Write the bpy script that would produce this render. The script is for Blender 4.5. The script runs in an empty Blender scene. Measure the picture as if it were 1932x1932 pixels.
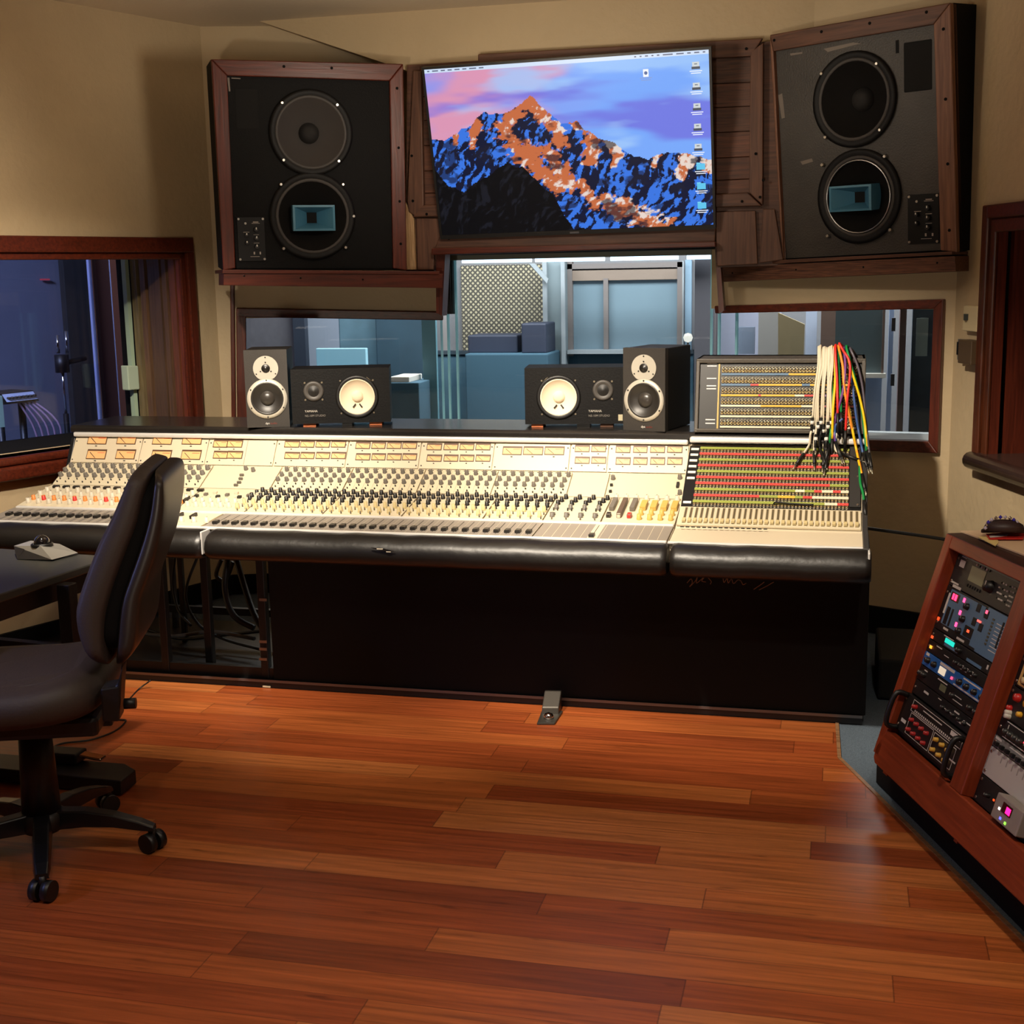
import bpy, bmesh, math, random
import numpy as np
from math import sin, cos, tan, radians, pi, atan2, sqrt
from mathutils import Vector, Matrix
random.seed(7)
sc = bpy.context.scene
COL = sc.collection

# ------------------------------------------------------------------ camera
F = 2480.0; CAM_H = 1.55
YAW, PITCH, ROLL = radians(14.0), radians(10.35), radians(1.05)
fwd = Vector((-sin(YAW)*cos(PITCH), cos(YAW)*cos(PITCH), -sin(PITCH)))
r0 = Vector((cos(YAW), sin(YAW), 0)); u0 = r0.cross(fwd)
cr = r0*cos(ROLL) - u0*sin(ROLL); cu = u0*cos(ROLL) + r0*sin(ROLL)
EYE = Vector((0, 0, CAM_H))
cd = bpy.data.cameras.new('camera'); cam = bpy.data.objects.new('camera', cd); COL.objects.link(cam)
cam.matrix_world = Matrix(((cr.x, cu.x, -fwd.x, 0), (cr.y, cu.y, -fwd.y, 0), (cr.z, cu.z, -fwd.z, CAM_H), (0, 0, 0, 1)))
cd.sensor_width = 36; cd.lens = F/1932*36; cd.clip_start = .05; cd.clip_end = 100
sc.camera = cam

def ray(x, y): return cr*((x-966)/F) - cu*((y-966)/F) + fwd
def ony(x, y, Y): d = ray(x, y); return EYE + d*(Y/d.y)
def onz(x, y, z=0): d = ray(x, y); return EYE + d*((z-CAM_H)/d.z)
def onp(x, y, p0, n): d = ray(x, y); return EYE + d*(((p0-EYE).dot(n))/d.dot(n))

# ------------------------------------------------------------------ materials
def lin(c):
    return tuple(((v/255)/12.92 if v/255 <= .04045 else ((v/255+.055)/1.055)**2.4) for v in c)
MATS = {}
def mat(name, rgb, rough=.5, metal=0, noise=0, nscale=20, bump=0, bscale=200, stretch=None, emit=None, estr=0, spec=.5, coat=0):
    if name in MATS: return MATS[name]
    m = bpy.data.materials.new(name); m.use_nodes = True; MATS[name] = m
    nt = m.node_tree; b = nt.nodes['Principled BSDF']
    c = lin(rgb)+(1,)
    b.inputs['Base Color'].default_value = c
    b.inputs['Roughness'].default_value = rough; b.inputs['Metallic'].default_value = metal
    b.inputs['Specular IOR Level'].default_value = spec
    if coat: b.inputs['Coat Weight'].default_value = coat
    if noise or bump:
        tc = nt.nodes.new('ShaderNodeTexCoord'); mp = nt.nodes.new('ShaderNodeMapping')
        nt.links.new(tc.outputs['Object'], mp.inputs['Vector'])
        if stretch: mp.inputs['Scale'].default_value = stretch
    if noise:
        n = nt.nodes.new('ShaderNodeTexNoise'); n.inputs['Scale'].default_value = nscale; n.inputs['Detail'].default_value = 5
        nt.links.new(mp.outputs['Vector'], n.inputs['Vector'])
        mr = nt.nodes.new('ShaderNodeMapRange'); mr.inputs[1].default_value = .3; mr.inputs[2].default_value = .7
        mr.inputs[3].default_value = 1-noise; mr.inputs[4].default_value = 1+noise
        nt.links.new(n.outputs['Fac'], mr.inputs[0])
        mx = nt.nodes.new('ShaderNodeMix'); mx.data_type = 'RGBA'; mx.blend_type = 'MULTIPLY'; mx.inputs[0].default_value = 1
        mx.inputs[6].default_value = c; nt.links.new(mr.outputs[0], mx.inputs[7])
        nt.links.new(mx.outputs[2], b.inputs['Base Color'])
    if bump:
        n2 = nt.nodes.new('ShaderNodeTexNoise'); n2.inputs['Scale'].default_value = bscale; n2.inputs['Detail'].default_value = 3
        nt.links.new(mp.outputs['Vector'], n2.inputs['Vector'])
        bp = nt.nodes.new('ShaderNodeBump'); bp.inputs['Strength'].default_value = bump; bp.inputs['Distance'].default_value = .01
        nt.links.new(n2.outputs['Fac'], bp.inputs['Height']); nt.links.new(bp.outputs['Normal'], b.inputs['Normal'])
    if emit:
        b.inputs['Emission Color'].default_value = lin(emit)+(1,); b.inputs['Emission Strength'].default_value = estr
    return m

def wood(name, rgb, rgb2, rough=.4, axis='X', scale=6, freq=14):
    if name in MATS: return MATS[name]
    m = bpy.data.materials.new(name); m.use_nodes = True; MATS[name] = m
    nt = m.node_tree; b = nt.nodes['Principled BSDF']; b.inputs['Roughness'].default_value = rough
    tc = nt.nodes.new('ShaderNodeTexCoord'); mp = nt.nodes.new('ShaderNodeMapping')
    s = {'X': (.06, 1, 1), 'Y': (1, .06, 1), 'Z': (1, 1, .06)}[axis]
    mp.inputs['Scale'].default_value = tuple(v*scale for v in s)
    nt.links.new(tc.outputs['Object'], mp.inputs['Vector'])
    n = nt.nodes.new('ShaderNodeTexNoise'); n.inputs['Scale'].default_value = freq; n.inputs['Detail'].default_value = 6
    n.inputs['Distortion'].default_value = .6
    nt.links.new(mp.outputs['Vector'], n.inputs['Vector'])
    r = nt.nodes.new('ShaderNodeValToRGB'); r.color_ramp.elements[0].position = .33; r.color_ramp.elements[1].position = .68
    r.color_ramp.elements[0].color = lin(rgb2)+(1,); r.color_ramp.elements[1].color = lin(rgb)+(1,)
    nt.links.new(n.outputs['Fac'], r.inputs['Fac']); nt.links.new(r.outputs['Color'], b.inputs['Base Color'])
    bp = nt.nodes.new('ShaderNodeBump'); bp.inputs['Strength'].default_value = .15; bp.inputs['Distance'].default_value = .004
    nt.links.new(n.outputs['Fac'], bp.inputs['Height']); nt.links.new(bp.outputs['Normal'], b.inputs['Normal'])
    return m

def emis(name, rgb, strength):
    return mat(name, (10, 10, 10), .4, emit=rgb, estr=strength)

def glass(name, tint=(225, 240, 240), f=1.45):
    m = bpy.data.materials.new(name); m.use_nodes = True; nt = m.node_tree; nt.nodes.clear()
    o = nt.nodes.new('ShaderNodeOutputMaterial'); mx = nt.nodes.new('ShaderNodeMixShader')
    t = nt.nodes.new('ShaderNodeBsdfTransparent'); t.inputs[0].default_value = lin(tint)+(1,)
    g = nt.nodes.new('ShaderNodeBsdfGlossy'); g.inputs['Roughness'].default_value = .02
    fr = nt.nodes.new('ShaderNodeFresnel'); fr.inputs['IOR'].default_value = f
    nt.links.new(fr.outputs[0], mx.inputs[0]); nt.links.new(t.outputs[0], mx.inputs[1]); nt.links.new(g.outputs[0], mx.inputs[2])
    nt.links.new(mx.outputs[0], o.inputs['Surface'])
    MATS[name] = m
    return m

# ------------------------------------------------------------------ mesh builder
class MB:
    def __init__(s): s.v = []; s.f = []; s.m = []; s.sm = []; s.mats = []
    def mi(s, m):
        if m not in s.mats: s.mats.append(m)
        return s.mats.index(m)
    def face(s, idx, m, smooth=False): s.f.append(idx); s.m.append(s.mi(m)); s.sm.append(smooth)
    def poly(s, pts, m):
        k = len(s.v); s.v += [Vector(p) for p in pts]; s.face(list(range(k, k+len(pts))), m)
        return s
    def prism(s, pts, vec, m, m_side=None):
        k = len(s.v); n = len(pts); vec = Vector(vec)
        s.v += [Vector(p) for p in pts] + [Vector(p)+vec for p in pts]
        s.face(list(range(k, k+n)), m); s.face(list(range(k+2*n-1, k+n-1, -1)), m)
        for i in range(n):
            j = (i+1) % n
            s.face([k+j, k+i, k+n+i, k+n+j], m_side or m)
        return s
    def box(s, a, b, m, M=None):
        x0, y0, z0 = a; x1, y1, z1 = b
        P = [Vector(p) for p in ((x0,y0,z0),(x1,y0,z0),(x1,y1,z0),(x0,y1,z0),(x0,y0,z1),(x1,y0,z1),(x1,y1,z1),(x0,y1,z1))]
        if M: P = [M @ p for p in P]
        k = len(s.v); s.v += P
        for q in ((0,3,2,1),(4,5,6,7),(0,1,5,4),(1,2,6,5),(2,3,7,6),(3,0,4,7)): s.face([k+i for i in q], m)
        return s
    def lathe(s, prof, M, m, n=24, smooth=True, cap0=True, cap1=True):
        """prof: list of (r, z[, material]) revolved about the local Z axis of M"""
        k = len(s.v); rows = []
        for p in prof:
            row = []
            for i in range(n):
                a = 2*pi*i/n
                row.append(len(s.v)); s.v.append(M @ Vector((p[0]*cos(a), p[0]*sin(a), p[1])))
            rows.append(row)
        for q in range(len(prof)-1):
            mm = prof[q+1][2] if len(prof[q+1]) > 2 else m
            for i in range(n):
                j = (i+1) % n
                s.face([rows[q][i], rows[q][j], rows[q+1][j], rows[q+1][i]], mm, smooth)
        if cap0 and prof[0][0] > 1e-5: s.face(rows[0][::-1], m)
        if cap1 and prof[-1][0] > 1e-5: s.face(rows[-1], prof[-1][2] if len(prof[-1]) > 2 else m)
        return s
    def tube(s, pts, r, m, n=8, cap=True):
        pts = [Vector(p) for p in pts]; L = len(pts); rows = []
        rr = r if isinstance(r, (list, tuple)) else [r]*L
        up = None
        for i, p in enumerate(pts):
            t = (pts[min(i+1, L-1)] - pts[max(i-1, 0)])
            if t.length < 1e-9: t = Vector((0, 0, 1))
            t.normalize()
            if up is None: up = t.orthogonal()
            a = (up - t*up.dot(t))
            a = a.normalized() if a.length > 1e-6 else t.orthogonal().normalized()
            up = a; b = t.cross(a)
            row = []
            for q in range(n):
                an = 2*pi*q/n
                row.append(len(s.v)); s.v.append(p + (a*cos(an)+b*sin(an))*rr[i])
            rows.append(row)
        for i in range(L-1):
            for q in range(n):
                w = (q+1) % n
                s.face([rows[i][q], rows[i][w], rows[i+1][w], rows[i+1][q]], m, True)
        if cap: s.face(rows[0][::-1], m); s.face(rows[-1], m)
        return s
    def cyl(s, p0, p1, r, m, n=16, r1=None):
        return s.tube2(p0, p1, r, r if r1 is None else r1, m, n)
    def tube2(s, p0, p1, ra, rb, m, n):
        p0 = Vector(p0); p1 = Vector(p1); t = (p1-p0).normalized(); a = t.orthogonal().normalized(); b = t.cross(a)
        k = len(s.v)
        for p, r in ((p0, ra), (p1, rb)):
            for q in range(n):
                an = 2*pi*q/n; s.v.append(p+(a*cos(an)+b*sin(an))*r)
        for q in range(n):
            w = (q+1) % n; s.face([k+q, k+w, k+n+w, k+n+q], m, True)
        s.face([k+q for q in range(n)][::-1], m); s.face([k+n+q for q in range(n)], m)
        return s
    def grid(s, rows, m, smooth=True, closed=False):
        ids = []
        for r in rows:
            ids.append([len(s.v)+i for i in range(len(r))]); s.v += [Vector(p) for p in r]
        for i in range(len(ids)-1):
            n = len(ids[i]); rng = n if closed else n-1
            for j in range(rng):
                w = (j+1) % n
                s.face([ids[i][j], ids[i][w], ids[i+1][w], ids[i+1][j]], m, smooth)
        return ids
    def build(s, name, parent=None, bevel=0, seg=2, origin=None, local=False, kind=None, subsurf=0, recalc=True):
        W = wm(parent) if parent else None
        vs = s.v
        if parent and not local:
            Wi = W.inverted(); vs = [Wi @ p for p in vs]
        org = None
        if not parent:
            if origin is None:
                org = Vector((sum(p.x for p in vs)/len(vs), sum(p.y for p in vs)/len(vs), min(p.z for p in vs)))
            else: org = Vector(origin)
            vs = [p-org for p in vs]
        me = bpy.data.meshes.new(name)
        me.from_pydata([tuple(p) for p in vs], [], s.f)
        for m in s.mats: me.materials.append(m)
        me.polygons.foreach_set('material_index', s.m); me.polygons.foreach_set('use_smooth', s.sm)
        if recalc or bevel:
            bm = bmesh.new(); bm.from_mesh(me)
            if recalc: bmesh.ops.recalc_face_normals(bm, faces=bm.faces)
            if bevel:
                ed = [e for e in bm.edges if len(e.link_faces) == 2 and e.calc_face_angle(0) > .6]
                bmesh.ops.bevel(bm, geom=ed, offset=bevel, segments=seg, profile=.5, affect='EDGES', clamp_overlap=True)
            bm.to_mesh(me); bm.free()
        me.update()
        o = bpy.data.objects.new(name, me); COL.objects.link(o)
        if org is not None: o.location = org; WM[o.name] = Matrix.Translation(org)
        if parent: o.parent = parent; WM[o.name] = W
        if kind: o['kind'] = kind
        if subsurf:
            md = o.modifiers.new('smooth', 'SUBSURF'); md.levels = subsurf; md.render_levels = subsurf
        return o
WM = {}
def wm(o): return WM[o.name]

def thing(name, label, cat, loc=(0, 0, 0), M=None, group=None):
    o = bpy.data.objects.new(name, None); COL.objects.link(o); o.empty_display_size = .1
    M = M or Matrix.Translation(Vector(loc)); o.matrix_world = M; WM[o.name] = M
    o['label'] = label; o['category'] = cat
    if group: o['group'] = group
    return o
def tag(o, label, cat, group=None):
    o['label'] = label; o['category'] = cat
    if group: o['group'] = group
    return o
def struct(name, mb, **k): return mb.build(name, kind='structure', **k)
def copy_part(o, parent, delta=None):
    c = o.copy(); COL.objects.link(c); c.parent = parent
    WM[c.name] = wm(o)
    if delta is not None: c.location = o.location + Vector(delta)
    return c
def copy_tree(o, M=None, parent=None):
    c = o.copy(); COL.objects.link(c)
    if parent: c.parent = parent
    if M is not None: c.matrix_world = M; WM[c.name] = M
    else: WM[c.name] = wm(o)
    for ch in list(o.children): copy_tree(ch, None, c)
    return c
def frame(o, u, v):
    u = Vector(u).normalized(); v = Vector(v); v = (v-u*v.dot(u)).normalized(); n = u.cross(v); o = Vector(o)
    return Matrix(((u.x, v.x, n.x, o.x), (u.y, v.y, n.y, o.y), (u.z, v.z, n.z, o.z), (0, 0, 0, 1)))
def T(x, y, z=0): return Matrix.Translation(Vector((x, y, z)))
def text_mb(mb, s, size, M, m, align='LEFT', depth=.0004):
    cu_ = bpy.data.curves.new('t', 'FONT'); cu_.body = s; cu_.size = size; cu_.align_x = align; cu_.extrude = depth
    cu_.resolution_u = 2
    o = bpy.data.objects.new('t', cu_); COL.objects.link(o)
    dg = bpy.context.evaluated_depsgraph_get(); me = bpy.data.meshes.new_from_object(o.evaluated_get(dg))
    k = len(mb.v); mb.v += [M @ v.co for v in me.vertices]
    for p in me.polygons: mb.face([k+i for i in p.vertices], m)
    bpy.data.objects.remove(o); bpy.data.curves.remove(cu_); bpy.data.meshes.remove(me)
    return mb
def smoothpts(P, n=6):
    P = [Vector(p) for p in P]; out = []
    for i in range(len(P)-1):
        a = P[max(i-1, 0)]; b = P[i]; c = P[i+1]; d = P[min(i+2, len(P)-1)]
        for k in range(n):
            t = k/n
            out.append(.5*((2*b)+(c-a)*t+(2*a-5*b+4*c-d)*t*t+(3*b-a-3*c+d)*t**3))
    out.append(P[-1]); return out

def holed(mb, outer, holes, to3, m, n=40):
    """flat plate with round holes; to3 maps 2-D to 3-D"""
    bm = bmesh.new(); ed = []
    for loop in [outer]+[[(cx+r*cos(2*pi*i/n), cy+r*sin(2*pi*i/n)) for i in range(n)] for cx, cy, r in holes]:
        vs = [bm.verts.new((x, y, 0)) for x, y in loop]
        ed += [bm.edges.new((vs[i], vs[(i+1) % len(vs)])) for i in range(len(vs))]
    bmesh.ops.triangle_fill(bm, use_beauty=True, use_dissolve=False, edges=ed, normal=(0, 0, 1))
    bm.verts.index_update(); k = len(mb.v); mb.v += [to3(v.co.x, v.co.y) for v in bm.verts]
    for f in bm.faces:
        c = f.calc_center_median()
        if any((c.x-cx)**2+(c.y-cy)**2 < (r*.97)**2 for cx, cy, r in holes): continue
        mb.face([k+v.index for v in f.verts], m)
    bm.free(); return mb
# common materials
PLASTER = mat('plaster', (194, 173, 138), .55, noise=.05, nscale=3, bump=.28, bscale=28, spec=.4)
CEIL = mat('ceiling_plaster', (222, 206, 180), .8, bump=.15, bscale=60)
REDWOOD = wood('mahogany_trim', (98, 38, 20), (66, 24, 12), .38, 'X')
REDWOODZ = wood('mahogany_trim_upright', (98, 38, 20), (66, 24, 12), .38, 'Z')
BROWNWOOD = wood('brown_cedar', (104, 66, 46), (72, 44, 30), .55, 'X', 5)
BROWNWOODZ = wood('brown_cedar_upright', (108, 72, 52), (78, 48, 34), .55, 'Z', 5)
OAK = wood('grained_oak', (118, 76, 54), (64, 36, 24), .5, 'X', 9, 22)
PALEWOOD = wood('raw_pale_wood', (196, 160, 116), (150, 112, 74), .6, 'Z', 9, 20)
RACKWOOD = wood('cherry_rack_wood', (136, 56, 28), (112, 42, 20), .38, 'Y', 5)
REDWOODY = wood('mahogany_stile', (98, 38, 20), (66, 24, 12), .38, 'Y')
BROWNWOODY = wood('brown_cedar_stile', (134, 92, 68), (98, 62, 44), .55, 'Y', 5)
BLACK = mat('black_plastic', (14, 13, 13), .45)
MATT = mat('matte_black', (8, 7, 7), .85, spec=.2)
BASEBLK = mat('black_laminate', (6, 5, 5), .7, spec=.25)
DARKGREY = mat('dark_grey_plastic', (46, 44, 43), .5)
STEEL = mat('brushed_steel', (190, 190, 190), .28, 1)
CHROME = mat('chrome', (225, 225, 225), .1, 1)
WHITE = mat('white_plastic', (225, 222, 214), .4)
CREAM = mat('cream_enamel', (222, 208, 176), .45)
LEATHER = mat('black_leather', (20, 17, 15), .4, bump=.1, bscale=45)
SCREW = mat('bright_screw', (205, 200, 190), .3, 1)
CABLEBLK = mat('cable_black', (12, 12, 12), .5)
def led(c, s=6): return emis('led_%d_%d_%d' % c, c, s)
# ================================================================== ROOM SHELL
Z = Vector((0, 0, 1))
CORNL = Vector((-2.9, 5.85, 0)); aL = radians(22); dL = Vector((-sin(aL), -cos(aL), 0)); oL = Vector((-cos(aL), sin(aL), 0))
CORNR = Vector((.447, 5.55, 0)); aR = radians(18); dR = Vector((sin(aR), -cos(aR), 0)); oR = Vector((cos(aR), sin(aR), 0))
INL = Vector((-1.87, 6.18, 0)); INR = Vector((-.56, 6.02, 0))
dFL = (INL-CORNL).normalized(); oFL = Vector((-dFL.y, dFL.x, 0)); nFL = -oFL
dFR = (CORNR-INR).normalized(); oFR = Vector((-dFR.y, dFR.x, 0)); nFR = -oFR
dFC = (INR-INL).normalized(); oFC = Vector((-dFC.y, dFC.x, 0)); nFC = -oFC
CZ = 2.69
def wpanel(mb, p, d, o, s0, s1, z0, z1, th, m):
    a = p+d*s0; b = p+d*s1
    mb.prism([a+Z*z0, b+Z*z0, b+Z*z1, a+Z*z1], o*th, m)

# floor: wood boards, ends along a line on the right; carpet beyond and under the console
def floor_mat():
    m = bpy.data.materials.new('bamboo_boards'); m.use_nodes = True; nt = m.node_tree; b = nt.nodes['Principled BSDF']; L = nt.links.new
    def N(t, **k):
        n = nt.nodes.new(t)
        for a, v in k.items(): setattr(n, a, v)
        return n
    def M_(op, a, c=None, c2=None):
        n = N('ShaderNodeMath', operation=op)
        for i, v in enumerate((a, c, c2)):
            if v is None: continue
            if isinstance(v, (int, float)): n.inputs[i].default_value = v
            else: L(v, n.inputs[i])
        return n.outputs[0]
    geo = N('ShaderNodeNewGeometry'); sp = N('ShaderNodeSeparateXYZ'); L(geo.outputs['Position'], sp.inputs[0])
    X, Y = sp.outputs[0], sp.outputs[1]
    W_, LEN = .112, 1.05
    ry = M_('DIVIDE', Y, W_); row = M_('FLOOR', ry); fy = M_('FRACT', ry)
    w1 = N('ShaderNodeTexWhiteNoise', noise_dimensions='1D'); L(row, w1.inputs['W'])
    xo = M_('DIVIDE', M_('ADD', X, M_('MULTIPLY', w1.outputs['Value'], 9.7)), LEN)
    colr = M_('FLOOR', xo); fx = M_('FRACT', xo)
    cb = N('ShaderNodeCombineXYZ'); L(row, cb.inputs[0]); L(colr, cb.inputs[1])
    w2 = N('ShaderNodeTexWhiteNoise', noise_dimensions='2D'); L(cb.outputs[0], w2.inputs['Vector'])
    ramp = N('ShaderNodeValToRGB'); L(w2.outputs['Value'], ramp.inputs['Fac'])
    e = ramp.color_ramp.elements
    e[0].position = 0; e[0].color = lin((122, 58, 29))+(1,); e[1].position = 1; e[1].color = lin((170, 102, 54))+(1,)
    for p, c in ((.3, (138, 65, 31)), (.7, (152, 77, 36)), (.88, (166, 93, 46))):
        q = e.new(p); q.color = lin(c)+(1,)
    gv = N('ShaderNodeCombineXYZ'); L(M_('MULTIPLY', X, 1.6), gv.inputs[0]); L(M_('MULTIPLY', Y, 42), gv.inputs[1]); L(M_('MULTIPLY', w2.outputs['Value'], 40), gv.inputs[2])
    gn = N('ShaderNodeTexNoise'); gn.inputs['Scale'].default_value = 1.6; gn.inputs['Detail'].default_value = 6; gn.inputs['Roughness'].default_value = .6; L(gv.outputs[0], gn.inputs['Vector'])
    gr = N('ShaderNodeMapRange'); L(gn.outputs['Fac'], gr.inputs[0]); gr.inputs[1].default_value = .3; gr.inputs[2].default_value = .7; gr.inputs[3].default_value = .6; gr.inputs[4].default_value = 1.28
    g2 = N('ShaderNodeTexNoise'); g2.inputs['Scale'].default_value = 14; g2.inputs['Detail'].default_value = 2
    gv2 = N('ShaderNodeCombineXYZ'); L(M_('MULTIPLY', X, .5), gv2.inputs[0]); L(M_('MULTIPLY', Y, 2.4), gv2.inputs[1]); L(row, gv2.inputs[2]); L(gv2.outputs[0], g2.inputs['Vector'])
    kn = N('ShaderNodeMapRange'); L(g2.outputs['Fac'], kn.inputs[0]); kn.inputs[1].default_value = .66; kn.inputs[2].default_value = .76; kn.inputs[3].default_value = 1; kn.inputs[4].default_value = .62
    def seam(f, w):
        a = M_('LESS_THAN', f, w); c = M_('GREATER_THAN', f, 1-w); return M_('MAXIMUM', a, c)
    sm = M_('MAXIMUM', seam(fy, .010), seam(fx, .0016))
    dk = M_('SUBTRACT', 1.0, M_('MULTIPLY', sm, .45))
    tot = M_('MULTIPLY', M_('MULTIPLY', gr.outputs[0], kn.outputs[0]), dk)
    mx = N('ShaderNodeMix', data_type='RGBA', blend_type='MULTIPLY'); mx.inputs[0].default_value = 1
    L(ramp.outputs['Color'], mx.inputs[6]); L(tot, mx.inputs[7]); L(mx.outputs[2], b.inputs['Base Color'])
    b.inputs['Specular IOR Level'].default_value = .45
    rr = N('ShaderNodeMapRange'); L(gn.outputs['Fac'], rr.inputs[0]); rr.inputs[3].default_value = .26; rr.inputs[4].default_value = .42; L(rr.outputs[0], b.inputs['Roughness'])
    bp = N('ShaderNodeBump'); bp.inputs['Strength'].default_value = .12; bp.inputs['Distance'].default_value = .003
    L(M_('SUBTRACT', gn.outputs['Fac'], M_('MULTIPLY', sm, .8)), bp.inputs['Height']); L(bp.outputs['Normal'], b.inputs['Normal'])
    return m
BOARDS = floor_mat()
CARPET = mat('slate_carpet', (92, 104, 116), .95, noise=.35, nscale=400, bump=.5, bscale=500, spec=.1)
fe = [onz(1580, 1430), onz(1932, 1780)]
de = (fe[1]-fe[0]).normalized()
wr1 = fe[0]+de*6.5
mb = MB()
mb.prism([(-5.6, -1.6, 0), (wr1.x, -1.6, 0), tuple(fe[0]+de*((-1.6-fe[0].y)/de.y)), tuple(fe[0]), (.022, 4.46, 0), (-3.6, 4.46, 0), (-5.6, 4.46, 0)], (0, 0, -.03), BOARDS)
struct('floor', mb, origin=(0, 0, 0))
mb = MB(); mb.box((-5.6, -1.6, -.06), (3.4, 6.3, -.031), CARPET)
mb.prism([(.022, 4.46, -.031), tuple(fe[0]+Vector((0, 0, -.031))), tuple(fe[0]+de*6.2+Vector((0, 0, -.031))), (3.4, -1.6, -.031), (3.4, 6.3, -.031), (.022, 6.3, -.031)], (0, 0, .027), CARPET)
mb.box((-5.6, 4.461, -.031), (.022, 6.3, -.006), CARPET)
struct('floor_carpet', mb, origin=(0, 0, 0))
EDGE = wood('floor_edge_strip', (150, 112, 78), (110, 76, 50), .4, 'X')
mb = MB(); a = fe[0]; b_ = fe[0]+de*4.2; nn = Vector((-de.y, de.x, 0))
if nn.x < 0: nn = -nn
mb.prism([a+Z*.0, b_, b_+nn*.012, a+nn*.012], (0, 0, .003), EDGE)
mb.prism([Vector((.022, 4.46, 0)), a, a+Vector((.012, 0, 0)), Vector((.034, 4.46, 0))], (0, 0, .003), EDGE)
struct('trim_1', mb)

# ceiling
mb = MB(); mb.box((-6, -1.8, CZ), (3.6, 7.0, CZ+.08), CEIL); struct('ceiling', mb)

# left wall with its window opening
WT, WB = 1.665, .83
S0, S1 = .215, 2.6
mb = MB()
wpanel(mb, CORNL, dL, oL, 0, 6.2, WT, CZ, .12, PLASTER)
wpanel(mb, CORNL, dL, oL, 0, 6.2, 0, WB, .12, PLASTER)
wpanel(mb, CORNL, dL, oL, 0, S0-.06, WB, WT, .12, PLASTER)
wpanel(mb, CORNL, dL, oL, S1, 6.2, WB, WT, .12, PLASTER)
struct('wall_left', mb)
# right wall with its window opening
pR = lambda x, y: onp(x, y, CORNR, oR)
rw0 = pR(1872, 398); rwb = pR(1848, 872)
sR = lambda p: (p-CORNR).dot(dR)
SR0 = sR(pR(1886, 420)); RT = pR(1890, 422).z; RB = pR(1850, 858).z
mb = MB()
wpanel(mb, CORNR, dR, oR, 0, 6.6, RT, CZ, .12, PLASTER)
wpanel(mb, CORNR, dR, oR, 0, 6.6, 0, RB, .12, PLASTER)
wpanel(mb, CORNR, dR, oR, 0, SR0-.06, RB, RT, .12, PLASTER)
wpanel(mb, CORNR, dR, oR, SR0+1.3, 6.6, RB, RT, .12, PLASTER)
struct('wall_right', mb)
# front wall: two angled panels with window openings and a bulkhead across the top
pFL = lambda x, y: onp(x, y, CORNL, nFL); pFR = lambda x, y: onp(x, y, CORNR, nFR); pFC = lambda x, y: onp(x, y, INL, nFC)
sFL = lambda p: (p-CORNL).dot(dFL); sFR = lambda p: (p-INR).dot(dFR)
lenL = (INL-CORNL).length; lenR = (CORNR-INR).length
L0 = sFL(pFL(462, 700)); LT = pFL(640, 597).z; SILL = .80
R1 = sFR(pFR(1768, 700)); RTp = pFR(1560, 583).z; RBp = pFR(1700, 833).z
mb = MB()
wpanel(mb, CORNL, dFL, oFL, -.03, lenL, LT, CZ, .1, PLASTER)
wpanel(mb, CORNL, dFL, oFL, -.03, L0, SILL, LT, .1, PLASTER)
wpanel(mb, CORNL, dFL, oFL, -.03, lenL, 0, SILL, .1, PLASTER)
wpanel(mb, INR, dFR, oFR, 0, lenR+.03, RTp, CZ, .1, PLASTER)
wpanel(mb, INR, dFR, oFR, R1, lenR+.03, RBp, RTp, .1, PLASTER)
wpanel(mb, INR, dFR, oFR, 0, lenR+.03, 0, RBp, .1, PLASTER)
CT = pFC(1090, 484).z
wpanel(mb, INL, dFC, oFC, 0, (INR-INL).length, CT, CZ, .1, PLASTER)
wpanel(mb, INL, dFC, oFC, 0, (INR-INL).length, 0, SILL, .1, PLASTER)
# plaster bulkhead above the soffit
a = ony(490, 57, 5.82); b_ = ony(800, 122, 5.82); c = ony(1470, 75, 5.82)
mb.prism([Vector((a.x, 5.82, CZ)), Vector((b_.x, 5.82, b_.z-.05)), Vector((-.3, 5.82, 2.3)), Vector((.12, 5.82, 2.3)), Vector((.12, 5.82, CZ))], (0, .2, 0), PLASTER)
struct('wall_front', mb)
mb = MB(); mb.box((-6, -1.75, 0), (3.6, -1.6, CZ), PLASTER); struct('wall_back', mb)
# black skirting round the foot of the walls
mb = MB()
wpanel(mb, CORNL-oL*.02, dL, oL, 0, 3.2, 0, .095, .0195, MATT); struct('baseboard_left', mb)
mb = MB(); wpanel(mb, INR-oFR*.02, dFR, oFR, 0, lenR, 0, .115, .0195, MATT)
wpanel(mb, CORNL-oFL*.02, dFL, oFL, 0, lenL, 0, .095, .0195, MATT); struct('baseboard_front', mb)
mb = MB(); wpanel(mb, CORNR-oR*.02, dR, oR, 0, 2.2, 0, .115, .0195, MATT); struct('baseboard_right', mb)

GLASS = glass('window_glass', (236, 241, 245)); 
GLASS2 = glass('booth_glass', (215, 222, 235))
GEDGE = mat('pale_glass_edge', (150, 205, 215), .3, emit=(120, 190, 210), estr=.15)  # glass edges glow faintly by themselves, no lamp there
ALU = mat('pale_window_post', (150, 160, 168), .45)
DKRUB = mat('black_gasket', (16, 18, 20), .6)

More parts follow.
